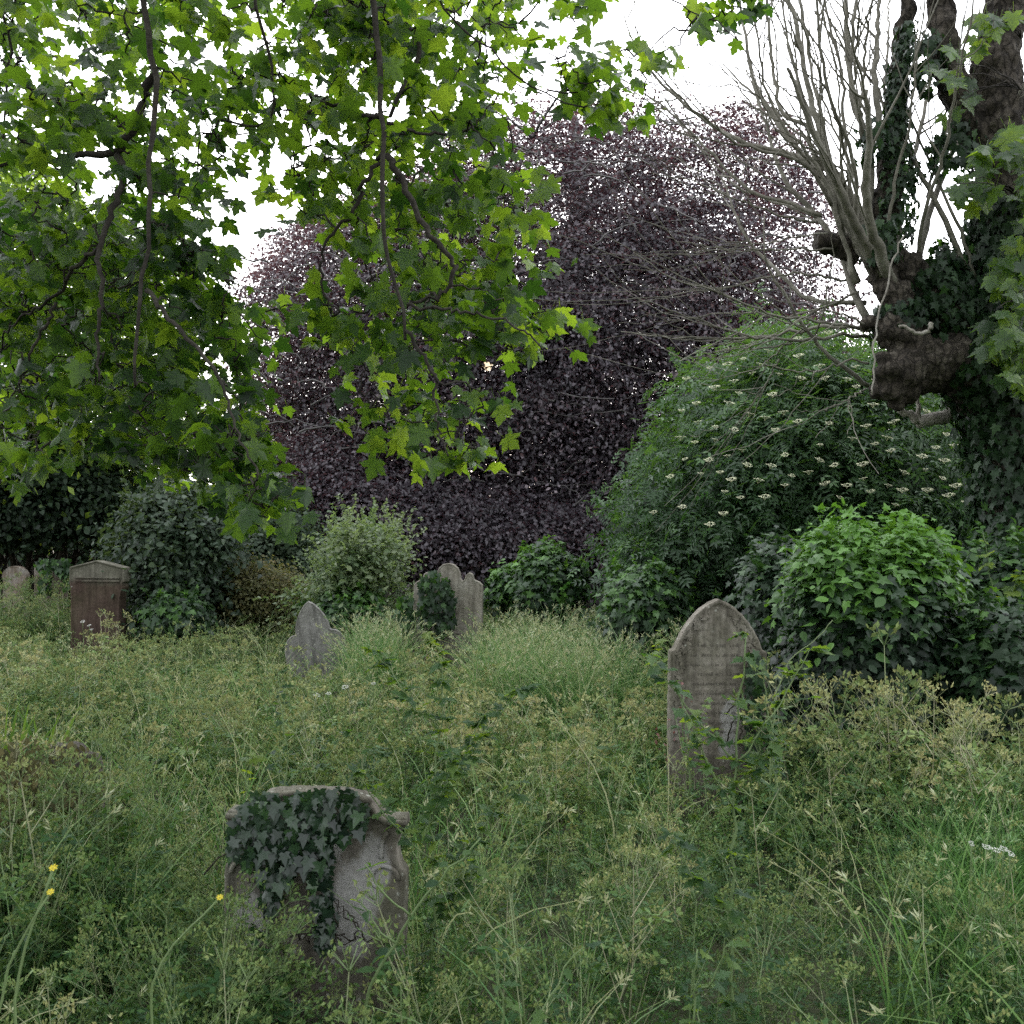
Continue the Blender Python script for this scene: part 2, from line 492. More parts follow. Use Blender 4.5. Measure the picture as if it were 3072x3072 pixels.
def crown(mb, poly, D, Tk, ncl, per, r, tmpls, size, tone=(0.5, 0.22), flat=0.5, up=0.5, outw=0.6, rnd=0.7, front=0.6, shell=0.6,
          tipdown=0.6, gap=None, tgrad=None, szj=0.4, minz=0.05, rough=0.05, sprigs=0, sprig_len=0.3, spray=False):
    poly = roughen(poly, rough)
    cen, pl = volume_points(poly, D, Tk, ncl, front, shell)
    c0 = np.append(wv([pl.mean(0)], D)[0], 0)[:3]
    ct = rng.normal(tone[0], tone[1], ncl)
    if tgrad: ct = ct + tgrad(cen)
    N = ncl * per
    ci = np.repeat(np.arange(ncl), per)
    off = rng.normal(size=(N, 3)) * r * np.array([1, 1, flat]) * rng.uniform(.6, 1.3, ncl)[ci][:, None]
    if spray:                                      # flat drooping sprays pointing outwards
        d1 = unit((cen - c0) * [1, 1, .15]) + rv(ncl) * [.7, .7, .25]; d1[:, 2] -= .35; d1 = unit(d1)
        d2 = unit(np.cross(d1, np.array([0, 0, 1.]))); d3 = np.cross(d2, d1); q = rng.normal(size=(N, 3)); sr = r * rng.uniform(.55, 1.35, ncl)[ci][:, None]
        off = (d1[ci] * q[:, :1] * 1.25 + d2[ci] * q[:, 1:2] * .7 + d3[ci] * q[:, 2:] * .16) * sr
    off[:, 2] -= 0.25 * (off[:, 0] ** 2 + off[:, 1] ** 2) / r
    pos = cen[ci] + off
    keep = pos[:, 2] > minz + gh(pos[:, 0], pos[:, 1])
    if gap: keep &= sun_gap(pos, gap)
    pos, ci = pos[keep], ci[keep]; N = len(pos)
    ow = unit(pos - c0 * np.array([1, 1, .7]))
    nrm = ow * outw + np.array([0, 0, up]) + rv(N) * rnd
    tip = rv(N) + ow * 0.5 + np.array([0, 0, -tipdown])
    R = frames(nrm, tip)
    sc = size * rng.uniform(1 - szj, 1 + szj, N)
    tn = np.clip(ct[ci] + rng.normal(0, .1, N), 0, 1)
    k = rng.integers(0, len(tmpls), N)
    for i, t in enumerate(tmpls):
        s = k == i
        mb.inst(t, pos[s], R[s], sc[s], tn[s])
    if sprigs:                                     # single shoots that break the outline
        e = edist(poly, np.stack([cen[:, 0] / cen[:, 1] * F + CX, HY - (cen[:, 2] - EYE) / cen[:, 1] * F], 1))
        pool = np.argsort(e + rng.uniform(0, e.max() * .7, ncl))[:max(sprigs, ncl // 2)]
        ii = rng.choice(pool, min(sprigs, len(pool)), replace=False)
        d = unit(unit(cen[ii] - c0) * .7 + np.array([0, 0, .8]) + rv(len(ii)) * .45)
        L = sprig_len * rng.uniform(.5, 1.3, len(ii)); nl = max(6, int(sprig_len / size * 3))
        u = rng.uniform(.2, 1.0, (len(ii), nl)); a = unit(rng.normal(size=(len(ii), nl, 3)))
        p = cen[ii][:, None] + d[:, None] * (L[:, None] * u)[..., None] + a * size * .15
        p[..., 2] -= .25 * L[:, None] * u ** 2 * rng.uniform(0, 1, (len(ii), 1))
        p = p.reshape(-1, 3); a = a.reshape(-1, 3) + np.repeat(d, nl, 0) * .6; n2 = len(p)
        R = frames(rv(n2) * .7 + [0, 0, .7], a); t2 = np.clip(np.repeat(ct[ii] + .12, nl) + rng.normal(0, .1, n2), 0, 1)
        k2 = rng.integers(0, len(tmpls), n2); s2 = size * rng.uniform(.55, 1.0, n2)
        for i, t in enumerate(tmpls):
            q = k2 == i; mb.inst(t, p[q], R[q], s2[q], t2[q])
    return cen


def curve(pts, n, jit=0.0):
    p = np.asarray(pts, float)
    if len(p) < 3: q = p
    else: q = p
    d = np.concatenate([[0], np.cumsum(np.linalg.norm(np.diff(q, axis=0), axis=1))])
    s = np.linspace(0, d[-1], n)
    # Catmull-Rom like: linear resample then smooth
    r = np.stack([np.interp(s, d, q[:, i]) for i in range(3)], 1)
    for _ in range(3):
        r[1:-1] = 0.25 * r[:-2] + 0.5 * r[1:-1] + 0.25 * r[2:]
    if jit:
        nz = rng.normal(0, jit, r.shape); nz[0] = 0; r = r + nz
    return r


def stems_to(mb, base, targets, r0, r1, sides=5, n=8, sag=0.3, jit=0.02, spread=0.1):
    for t in targets:
        b = np.array(base) + np.array([rng.normal(0, spread), rng.normal(0, spread), 0])
        m = b * .5 + t * .5 + np.array([0, 0, sag * np.linalg.norm(t - b) * .5])
        m[:2] = b[:2] * .62 + t[:2] * .38
        mb.tube(curve([b, m, t], n, jit), np.linspace(r0, r1, n), sides)


# ================================================================== camera, sky, sun
cam = bpy.data.cameras.new('camera'); co = bpy.data.objects.new('camera', cam); C.objects.link(co)
co.location = (0, 0, EYE); co.rotation_euler = (math.radians(90), 0, 0)
cam.sensor_width = 36; cam.lens = 36; cam.shift_y = (HY - 1536) / F
cam.clip_start = 0.05; cam.clip_end = 6000
cam.dof.use_dof = True; cam.dof.focus_distance = 8.0; cam.dof.aperture_fstop = 11
sc_ = bpy.context.scene; sc_.camera = co
el = math.atan((HY - SUN_PX[1]) / F); az = math.atan((SUN_PX[0] - CX) / F)
w = bpy.data.worlds.new('World'); sc_.world = w; w.use_nodes = True
nt = w.node_tree; nt.nodes.clear()
sky = nd(nt, 'ShaderNodeTexSky', sky_type='NISHITA', sun_disc=False)
sky.sun_elevation = el; sky.sun_rotation = az; sky.altitude = 50; sky.air_density = 1.0; sky.dust_density = 2.0; sky.ozone_density = 1.0
# high thin cloud veils the blue: white haze with soft lighter and darker banks
tc = nd(nt, 'ShaderNodeTexCoord')
cl = nd(nt, 'ShaderNodeTexNoise', Scale=2.2, Detail=6.0, Roughness=0.55)
nt.links.new(tc.outputs['Generated'], cl.inputs['Vector'])
hz = ramp(nt, cl.outputs['Fac'], [(0.3, (26.0, 27.0, 29.5)), (0.7, (34.0, 34.0, 35.0))])
mx = nd(nt, 'ShaderNodeMixRGB'); mx.inputs[0].default_value = 0.8
dp = nd(nt, 'ShaderNodeVectorMath', operation='DOT_PRODUCT'); nt.links.new(tc.outputs['Generated'], dp.inputs[0])
dp.inputs[1].default_value = (math.sin(az) * math.cos(el), math.cos(az) * math.cos(el), math.sin(el))
mr = nd(nt, 'ShaderNodeMapRange'); nt.links.new(dp.outputs['Value'], mr.inputs[0])
for k_, v_ in zip((1, 2, 3, 4), (-.7, .95, .40, 1.25)): mr.inputs[k_].default_value = v_
hm = nd(nt, 'ShaderNodeMixRGB', blend_type='MULTIPLY'); hm.inputs[0].default_value = 1
nt.links.new(hz, hm.inputs[1]); nt.links.new(mr.outputs[0], hm.inputs[2])
nt.links.new(sky.outputs[0], mx.inputs[1]); nt.links.new(hm.outputs[0], mx.inputs[2])
bg = nd(nt, 'ShaderNodeBackground'); bg.inputs[1].default_value = 0.15
nt.links.new(mx.outputs[0], bg.inputs[0])
wo = nd(nt, 'ShaderNodeOutputWorld'); nt.links.new(bg.outputs[0], wo.inputs[0])
sl = bpy.data.lights.new('sun_lamp', 'SUN'); sl.energy = 2.2; sl.angle = math.radians(10); sl.color = (1, .9, .76)
so = bpy.data.objects.new('sun_lamp', sl); C.objects.link(so)
sd = Vector((math.sin(az) * math.cos(el), math.cos(az) * math.cos(el), math.sin(el)))
so.rotation_euler = sd.to_track_quat('Z', 'Y').to_euler(); so.location = (0, 0, 30)

# sun's disc seen through the leaves: a far glowing ball at the sun's own angular size
me = bpy.data.meshes.new('sun'); bm = bmesh.new(); bmesh.ops.create_uvsphere(bm, u_segments=24, v_segments=12, radius=16.0); bm.to_mesh(me); bm.free()
mm, nt, out = newmat('sun_glow'); em = nd(nt, 'ShaderNodeEmission', Strength=1.5); em.inputs[0].default_value = (1, .80, .54, 1); nt.links.new(em.outputs[0], out.inputs[0])
me.materials.append(mm); o = bpy.data.objects.new('sun', me); C.objects.link(o); o.location = Vector((0, 0, EYE)) + sd * 3000; o['kind'] = 'structure'

# ================================================================== ground
xs = np.unique(np.concatenate([np.linspace(-12, 12, 97), np.linspace(-400, -12, 25), np.linspace(12, 400, 25)]))
ys = np.unique(np.concatenate([np.linspace(-4, 26, 121), np.linspace(-200, -4, 12), np.linspace(26, 900, 30)]))
X, Y = np.meshgrid(xs, ys); mb = MB()
nx, ny = len(xs), len(ys)
i, j = np.meshgrid(np.arange(ny - 1), np.arange(nx - 1), indexing='ij')
fa = np.stack([i * nx + j, i * nx + j + 1, (i + 1) * nx + j + 1, (i + 1) * nx + j], -1).reshape(-1, 4)
mb.add(np.stack([X, Y, gh(X, Y)], -1).reshape(-1, 3), fa)
mm, nt, out = newmat('ground_soil')
n1 = nd(nt, 'ShaderNodeTexNoise', Scale=1.3, Detail=10.0, Roughness=0.7); tc = nd(nt, 'ShaderNodeTexCoord'); nt.links.new(tc.outputs['Object'], n1.inputs['Vector'])
n2 = nd(nt, 'ShaderNodeTexNoise', Scale=40.0, Detail=5.0); nt.links.new(tc.outputs['Object'], n2.inputs['Vector'])
c = ramp(nt, n1.outputs['Fac'], [(.3, (.025, .03, .012)), (.55, (.045, .055, .02)), (.75, (.07, .065, .03))])
p = nd(nt, 'ShaderNodeBsdfPrincipled', Roughness=1.0); nt.links.new(c, p.inputs['Base Color'])
bp = nd(nt, 'ShaderNodeBump', Strength=0.8, Distance=0.05); nt.links.new(n2.outputs['Fac'], bp.inputs['Height']); nt.links.new(bp.outputs[0], p.inputs['Normal'])
nt.links.new(p.outputs[0], out.inputs[0])
g = mb.build('ground', mm); g['kind'] = 'structure'

# ================================================================== headstones
STONES = []      # (x, y, half width) to keep the weeds off the faces


STX = bpy.data.textures.new('stone_wear', 'CLOUDS'); STX.noise_scale = .045; STX.noise_depth = 5


def headstone(label, half, cx, D, thick, mat, lean=0.0, yaw=0.0, pitch=0.0, insets=((0.03, -0.012),), group='gravestones among the weeds', full=None, name='headstone'):
    """half: right half of the outline in picture rows at distance D, apex first; the slab stands on the ground at (cx, D)"""
    s = D / F
    if full is None:
        r = [(x * s, EYE - (y - HY) * s) for x, y in half]
        r[-1] = (r[-1][0], -0.15)
        pts = r + [(-x, z) for x, z in reversed(r) if x > 1e-6]
    else:
        pts = [((x - cx) * s, EYE - (y - HY) * s) for x, y in full]
    bm = bmesh.new()
    fr = [bm.verts.new((x, 0, z)) for x, z in pts]
    f = bm.faces.new(fr)
    bm.normal_update()
    if f.normal.y > 0: f.normal_flip()
    ex = bmesh.ops.extrude_face_region(bm, geom=[f])
    ev = [v for v in ex['geom'] if isinstance(v, bmesh.types.BMVert)]
    ef = [q for q in ex['geom'] if isinstance(q, bmesh.types.BMFace)]
    bmesh.ops.translate(bm, verts=ev, vec=(0, -thick, 0))
    front = ef[0]
    edge = [e for e in front.edges]
    bmesh.ops.recalc_face_normals(bm, faces=bm.faces)
    for th, dp in insets:
        bmesh.ops.inset_region(bm, faces=[front], thickness=th, depth=dp, use_even_offset=True)
    me = bpy.data.meshes.new(name); bm.to_mesh(me); bm.free()
    me.materials.append(mat)
    for pl in me.polygons: pl.use_smooth = False
    o = bpy.data.objects.new(name, me); C.objects.link(o)
    x0 = (cx - CX) * s
    o.location = (x0, D, float(gh(x0, D)))
    o.rotation_euler = (pitch, lean, yaw)
    b = o.modifiers.new('worn_edges', 'BEVEL'); b.width = min(0.012, thick * .12); b.segments = 2; b.limit_method = 'ANGLE'; b.angle_limit = math.radians(35)
    if D < 7:                                   # chipped, weather-rounded surface
        r_ = o.modifiers.new('fine_grid', 'REMESH'); r_.mode = 'VOXEL'; r_.voxel_size = .0065 if D < 4 else .009; r_.use_smooth_shade = True
        d_ = o.modifiers.new('weathering', 'DISPLACE'); d_.texture = STX; d_.strength = .009; d_.mid_level = .5; d_.texture_coords = 'LOCAL'
    tag(o, label, 'headstone', group)
    STONES.append((x0, D, max(abs(p[0]) for p in pts)))
    return o


def local_mesh(mb, name, mat, parent, smooth=True):
    o = mb.build(name, mat, None, smooth); o.parent = parent
    return o


m_grey = stone_mat('grey_brown_stone', (.095, .083, .07), (.225, .203, .17), (.36, .335, .29), 0.50, .4, patch=[(0.085, 0.62, 0.075), (0.07, 0.43, .07)])
m_near = stone_mat('weathered_limestone', (.085, .074, .062), (.205, .185, .158), (.36, .34, .31), 0.45, .75, patch=[(.13, .50, .10), (-.21, .45, .07), (.20, .64, .06), (.05, .72, .05)])
m_red = stone_mat('red_sandstone', (.045, .031, .025), (.085, .058, .047), (.13, .095, .078), .85, .3, upper=(.22, .21, .17), split=1.20)
m_pale = stone_mat('pale_lichened_stone', (.17, .15, .125), (.32, .295, .25), (.46, .44, .39), 0.55, .35)
m_rust = stone_mat('rust_stained_stone', (.11, .075, .055), (.24, .19, .155), (.40, .39, .37), 0.5, .35)
m_slate = stone_mat('grey_stone', (.13, .128, .12), (.25, .245, .23), (.36, .35, .335), 0.58, .35)
m_dim = stone_mat('dark_brown_stone', (.06, .054, .046), (.12, .108, .092), (.18, .165, .14), .8, .3)  # plain dark brown stone colour

# large pointed stone on the right
R1 = [(0, 1795), (22, 1804), (45, 1819), (68, 1840), (90, 1866), (108, 1894), (122, 1922), (131, 1945), (143, 1948), (143, 2430)]
hs1 = headstone('large grey pointed-arch headstone with carved leaf border and pale lichen patch', R1, 2138, 6.5, 0.11, m_grey,
                lean=math.radians(0.8), yaw=math.radians(3), insets=((.02, 0.0), (.008, -.014), (.052, 0.0), (.006, .006)))
s = 6.5 / F
arc = np.array([(x * s, EYE - (y - HY) * s) for x, y in R1])
arc = arc[[0, 1, 2, 3, 4, 5, 6, 7]]; arc = np.concatenate([arc, [[.30, .75], [.30, .45]]])
for sgn in (-1, 1):
    mb = MB(); d = np.concatenate([[0], np.cumsum(np.linalg.norm(np.diff(arc, axis=0), axis=1))])
    n = 90
    u = rng.uniform(0.06, d[-1], n)
    px_ = np.interp(u, d, arc[:, 0]); pz_ = np.interp(u, d, arc[:, 1])
    cen = np.array([0, 0.75]); inw = unit(cen - np.stack([px_, np.maximum(pz_, .75)], 1))
    q = np.stack([px_, pz_], 1) + inw * rng.uniform(.035, .075, n)[:, None]
    pos = np.stack([sgn * q[:, 0], np.full(n, -0.110), q[:, 1]], 1)
    R = frames(np.array([0, -1, 0]) + rv(n) * .35, rv(n) * np.array([1, .3, 1]))
    mb.inst(IVYT[0], pos, R, rng.uniform(.03, .05, n), 0.5)
    local_mesh(mb, 'carved_border', m_grey, hs1)
# worn inscription: rows of shallow strokes
mb = MB()
for row, zz in enumerate(np.linspace(1.04, 0.50, 10)):
    hwid = 0.13 + 0.045 * (row % 3)
    x = -hwid
    while x < hwid:
        h = rng.uniform(.010, .018) * (1.25 if row in (0, 3) else 1); wd = rng.uniform(.002, .004)
        if rng.uniform() > .18:
            for k in range(rng.integers(1, 3)):
                xx = x + k * .007; sl2 = rng.normal(0, .002)
                mb.add([(xx, -.1075, zz), (xx + wd, -.1075, zz), (xx + wd + sl2, -.1075, zz + h), (xx + sl2, -.1075, zz + h)], [(0, 1, 2, 3)])
        x += rng.uniform(.012, .02)
local_mesh(mb, 'inscription', plain_mat('worn_cut_letters', (.07, .062, .052), .95), hs1, False)

# near stone with scrolled shoulders
R2 = [(0, 2360), (60, 2362), (120, 2368), (160, 2378), (172, 2398), (188, 2418), (215, 2430), (265, 2428), (268, 2452), (256, 2466),
      (246, 2485), (240, 2515), (243, 2548), (252, 2570), (268, 2590), (268, 3100)]
hs2 = headstone('nearest pale weathered headstone with scrolled shoulder, half hidden by ivy and weeds', R2, 948, 3.5, 0.09, m_near,
                lean=math.radians(1.5), yaw=math.radians(-3), insets=((.016, 0.0), (.006, -.012)))
s = 3.5 / F
for sgn in (-1, 1):      # scroll bosses and raised volutes of the shoulders
    mb = MB(); th = np.linspace(0, 4.6, 26)
    rr = np.linspace(.058, .022, 26)
    cx_, cz_ = sgn * .225, EYE - (2610 - HY) * s
    mb.tube(np.stack([cx_ + sgn * rr * np.cos(th), np.full(26, -.088), cz_ + rr * np.sin(th)], 1), .009, 8)
    a = np.array([(.272, 2470), (.256, 2490), (.250, 2520), (.254, 2550)])
    mb.tube(curve([(sgn * (x - .03), -.088, EYE - (y - HY) * s) for x, y in a], 8), .008, 8)
    mb.tube(curve([(sgn * x * s, -.092, EYE - (y + 14 - HY) * s) for x, y in R2[3:8]], 14), .011, 8)
    local_mesh(mb, 'scroll_carving', m_near, hs2)

# low stone at the left, smothered
R3 = [(0, 2216), (30, 2210), (52, 2222), (70, 2246), (98, 2252), (104, 2275), (104, 2700)]
headstone('low dark headstone smothered in brown weeds at the left edge', R3, 225, 5.0, 0.09, m_dim, lean=math.radians(-3), yaw=math.radians(6), insets=((.016, -.01),))

# tall red stone with pediment, far left
R4 = [(0, 1675), (45, 1684), (88, 1694), (88, 1738), (81, 1741), (84, 1752), (80, 1764), (74, 1772), (72, 1790), (72, 2020)]
hs4 = headstone('tall reddish-brown headstone with shallow pediment top standing at the left', None, 312, 13, 0.16, m_red, yaw=math.radians(-10), insets=((.02, 0.0), (.01, -.015)),
                full=[(226, 2060), (226, 1762), (222, 1742), (222, 1695), (310, 1675), (400, 1696), (400, 1738), (393, 1742), (396, 1756), (390, 1768), (385, 1790), (384, 2060)])
mb = MB(); s = 13 / F
for zz, hh in ((EYE - (1738 - HY) * s, .02), (EYE - (1728 - HY) * s, .012)):
    mb.add([(-.31, -.17, zz), (.31, -.17, zz), (.31, -.17, zz + hh), (-.31, -.17, zz + hh), (-.31, -.145, zz), (.31, -.145, zz), (.31, -.145, zz + hh), (-.31, -.145, zz + hh)],
           [(0, 1, 2, 3), (3, 2, 6, 7), (0, 4, 5, 1), (0, 3, 7, 4), (1, 5, 6, 2)])
local_mesh(mb, 'pediment_moulding', m_red, hs4, False)

# ogee stone leaning left
R6 = [(0, 1803), (14, 1813), (28, 1830), (40, 1850), (48, 1872), (51, 1893), (54, 1897), (66, 1899), (78, 1908), (87, 1924), (91, 1945), (91, 2080)]
headstone('small grey leaning headstone with pointed top and rounded shoulder lobe', R6, 968, 11.6, 0.10, m_slate, lean=math.radians(-9), yaw=math.radians(4), insets=((.018, -.008),))
# round-arched stone with knobs
R7 = [(0, 1690), (16, 1693), (28, 1704), (35, 1720), (37, 1735), (42, 1743), (48, 1738), (52, 1726), (62, 1716), (73, 1722), (77, 1738), (92, 1744), (103, 1754), (103, 2050)]
headstone('buff headstone with round central arch between two knobs, ivy over its left half', R7, 1345, 12, 0.12, m_pale, lean=math.radians(0.6), yaw=math.radians(-4), insets=((.02, -.01),))
headstone('narrow grey stone post in ivy shade left of the double-knobbed headstone', [(0, 1800), (16, 1804), (18, 2060)], 1224, 11.4, 0.10, m_dim, insets=((.01, -.004),))
# far left pair
R8 = [(0, 1700), (18, 1703), (30, 1712), (38, 1722), (40, 1733), (36, 1740), (36, 1900)]
headstone('small pale and rust stained headstone with curved top at the far left edge', R8, 55, 16.5, 0.12, m_rust, yaw=math.radians(-8), insets=((.02, -.01),))
headstone('rusty pale headstone wrapped in ivy beside the tall reddish one', [(0, 1688), (40, 1690), (48, 1700), (48, 1900)], 160, 15.6, 0.12, m_rust, yaw=math.radians(-6), insets=((.02, -.01),))
# far small
headstone('small grey-brown headstone in deep shade behind the olive shrub', [(0, 1680), (20, 1684), (24, 1690), (31, 1688), (31, 1850)], 890, 19, 0.1, m_slate, insets=((.02, -.008),))
headstone('dim reddish headstone in shade behind the pale leafy shrub', [(0, 1706), (30, 1710), (32, 1840)], 1184, 18, 0.1, m_dim, insets=((.02, -.008),))
headstone('pale strip of headstone showing under the big bright ivy mound', [(0, 1640), (95, 1650), (110, 1700), (110, 2300)], 2580, 7.6, 0.12, m_pale, insets=((.02, -.01),))

# ================================================================== copper beech
BD = 23.0
bpoly = [(800, 1690), (770, 1500), (745, 1250), (770, 1050), (770, 860), (800, 720), (900, 650), (1020, 590), (1150, 520), (1250, 440), (1350, 370), (1480, 330),
         (1590, 275), (1700, 270), (1800, 290), (1920, 320), (2020, 330), (2150, 340), (2260, 350), (2350, 400), (2430, 480), (2490, 580), (2520, 700),
         (2560, 900), (2560, 1300), (2480, 1500), (2200, 1600), (2060, 1690), (1700, 1700), (1300, 1720)]
root = thing('copper_beech_tree', 'great dark purple copper beech filling the middle of the background', 'tree', (W(1720, 0, BD)[0], BD, 0))
mb = MB(); tb = np.array([W(1720, 0, BD)[0], BD, -.1])
tr = curve([tb, tb + [0.1, 0, 2.5], tb + [-.2, 0, 5.5], tb + [0.1, 0.2, 9.0], tb + [0, 0, 11.5]], 20, .03)
mb.tube(tr, np.linspace(.62, .08, 20), 14, wob=.06)
mb.build('trunk', M['bark_beech'], root)
limb_targets = [(850, 1200), (960, 1500), (1250, 900), (1420, 1330), (1300, 600), (1600, 420), (1800, 520), (2050, 480), (2250, 620), (2400, 900), (2350, 1250), (2150, 1450), (1500, 1550), (1000, 800), (1900, 1560), (1560, 800), (1950, 800)]
mb = MB(); allp = []
for i, (px, py) in enumerate(limb_targets):
    dd = BD - rng.uniform(-3.0, 4.0); t = W(px, py, dd)
    z0 = np.clip(t[2] - np.hypot(t[0] - tb[0], 0) * .45, 1.6, 9.5)
    st = np.array([np.interp(z0, tr[:, 2], tr[:, 0]), np.interp(z0, tr[:, 2], tr[:, 1]), z0])
    mid = st * .5 + t * .5 + np.array([0, 0, .5])
    cpts = curve([st, mid, t], 14, .08); allp.append(cpts)
    mb.tube(cpts, np.linspace(.2, .03, 14), 7)
    for k in range(9):
        q = cpts[rng.integers(4, 14)]; e = q + rng.normal(0, 1, 3) * [1.2, 1.2, .6] + [0, 0, -.3]
        mb.tube(curve([q, (q + e) / 2 + [0, 0, .2], e], 7, .04), np.linspace(.04, .008, 7), 4, cap=False)
for k in range(240):                       # grey outer twigs that show against the leaves
    px, py = sample_poly(bpoly, 1)[0]; dd = BD - rng.uniform(3.2, 4.6); a = W(px, py, dd); e = a + np.array([rng.choice([-1, 1]) * rng.uniform(.4, 1.3), -.4, rng.uniform(-.6, .35)])
    if sun_gap(np.array([a, e, (a + e) / 2]), 60).all(): mb.tube(curve([a, (a + e) / 2 + [0, 0, .15], e], 8, .03), np.linspace(.02, .006, 8), 4, cap=False)
mb.build('limb', M['bark_beech'], root)
mb = MB()


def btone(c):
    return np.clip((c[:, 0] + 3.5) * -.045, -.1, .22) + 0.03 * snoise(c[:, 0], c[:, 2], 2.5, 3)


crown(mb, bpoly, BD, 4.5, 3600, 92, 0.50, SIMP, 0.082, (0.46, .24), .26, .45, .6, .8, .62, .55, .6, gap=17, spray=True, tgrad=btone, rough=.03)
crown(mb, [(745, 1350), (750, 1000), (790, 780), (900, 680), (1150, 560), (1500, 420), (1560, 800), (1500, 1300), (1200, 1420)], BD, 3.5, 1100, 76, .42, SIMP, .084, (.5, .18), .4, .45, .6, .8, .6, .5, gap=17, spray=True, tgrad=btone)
# heavier skirt and right-hand interior, darker and closed
crown(mb, [(1480, 1700), (1500, 1350), (1560, 1050), (1640, 800), (1750, 600), (2000, 560), (2200, 700), (2350, 900), (2400, 1300), (2200, 1600), (2060, 1690)], BD, 4.0, 1500, 75, .45, SIMP, .09, (.34, .15), .4, .45, .6, .8, .6, .4, gap=17, spray=True, minz=.5)
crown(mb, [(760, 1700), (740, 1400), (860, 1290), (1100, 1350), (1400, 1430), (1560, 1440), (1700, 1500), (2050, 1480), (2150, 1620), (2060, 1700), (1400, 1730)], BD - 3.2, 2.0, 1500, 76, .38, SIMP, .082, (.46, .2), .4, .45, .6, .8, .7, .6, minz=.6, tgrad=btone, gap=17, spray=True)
mb.build('crown', M['beech'], root)

# ================================================================== background trees and shrubs


def shrub(name, label, cat, poly, D, Tk, mat, ncl, per, r, tm, size, tone=(.5, .2), group=None, stems=14, base=None, part='foliage', **kw):
    p = np.asarray(poly, float); bx = W(base if base else p[:, 0].mean(), 0, D)[0]
    rt = thing(name, label, cat, (bx, D, gh(bx, D)), group)
    mb = MB(); cen = crown(mb, poly, D, Tk, ncl, per, r, tm, size, tone, **kw)
    mb.build(part, M[mat], rt)
    if stems:
        mb = MB(); idx = rng.choice(len(cen), min(stems, len(cen)), replace=False)
        h = cen[:, 2].max()
        stems_to(mb, (bx, D, -.05), cen[idx], .012 + .006 * h, .006, sag=.15, spread=.05 * h)
        mb.build('stem' if h < 5 else 'trunk', M['bark_dark'], rt)
    return rt


G_BG = 'trees closing the back of the churchyard'
# yellow-green tree seen through the sycamore at left
shrub('lime_tree', 'sunlit yellow-green tree behind the overhanging branches at far left', 'tree',
      [(-350, 1420), (-380, 900), (-250, 620), (-50, 480), (120, 520), (300, 600), (420, 760), (560, 960), (620, 1200), (560, 1420)], 19, 2.5, 'lime', 900, 45, .42, SIMP, .13, (.5, .22), G_BG, 14, base=100)
shrub('laurel_tree', 'dark glossy evergreen hanging over the far left gravestones', 'tree',
      [(-300, 1650), (-300, 1300), (-50, 1240), (200, 1290), (420, 1400), (560, 1440), (600, 1560), (420, 1590), (220, 1610), (60, 1630)], 18.5, 1.4, 'dark', 620, 60, .30, OVT, .105, (.3, .18), G_BG, 16, base=-60, minz=1.45)
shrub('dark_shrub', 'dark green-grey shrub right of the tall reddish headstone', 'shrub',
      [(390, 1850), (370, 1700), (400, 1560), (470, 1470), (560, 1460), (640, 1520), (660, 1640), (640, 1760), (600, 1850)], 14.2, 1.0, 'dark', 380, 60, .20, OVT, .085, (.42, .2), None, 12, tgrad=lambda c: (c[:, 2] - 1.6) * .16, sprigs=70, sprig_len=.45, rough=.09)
shrub('grey_shrub', 'grey-leaved spreading bush between dark shrub and copper beech', 'shrub',
      [(560, 1740), (580, 1560), (640, 1480), (760, 1460), (860, 1520), (960, 1590), (940, 1700), (820, 1740)], 17.5, 1.3, 'dark', 420, 60, .26, SIMP, .09, (.62, .2), None, 12, sprigs=60, sprig_len=.5, rough=.08)
shrub('bright_sapling', 'yellow-green young tree in the gap beneath the beech skirt', 'shrub',
      [(850, 1680), (840, 1600), (870, 1540), (920, 1530), (960, 1590), (960, 1690)], 20.5, .6, 'lime', 70, 34, .2, SIMP, .09, (.4, .25), None, 8)
shrub('green_sapling', 'bright green sapling glimpsed between beech skirt and knobbed headstone', 'shrub',
      [(1390, 1700), (1380, 1640), (1410, 1590), (1480, 1610), (1520, 1650), (1500, 1700)], 21.5, .6, 'lime', 44, 30, .18, SIMP, .085, (.4, .25), None, 8)
shrub('olive_shrub', 'olive-brown shrub with small leaves before the shaded little headstone', 'shrub',
      [(600, 1860), (640, 1760), (690, 1700), (760, 1680), (850, 1700), (905, 1760), (920, 1860)], 14.6, .8, 'olive', 280, 60, .17, SIMP, .055, (.45, .22), None, 14)
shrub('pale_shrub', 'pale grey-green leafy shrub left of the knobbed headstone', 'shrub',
      [(910, 1850), (930, 1760), (960, 1690), (1000, 1620), (1080, 1570), (1150, 1580), (1190, 1640), (1200, 1720), (1190, 1800), (1180, 1850)], 13.2, .75, 'pale', 190, 50, .15, OVT, .066, (.62, .22), None, 16, tipdown=-.5, tgrad=lambda c: (c[:, 2] - 1.2) * .3, sprigs=110, sprig_len=.5, rough=.09)
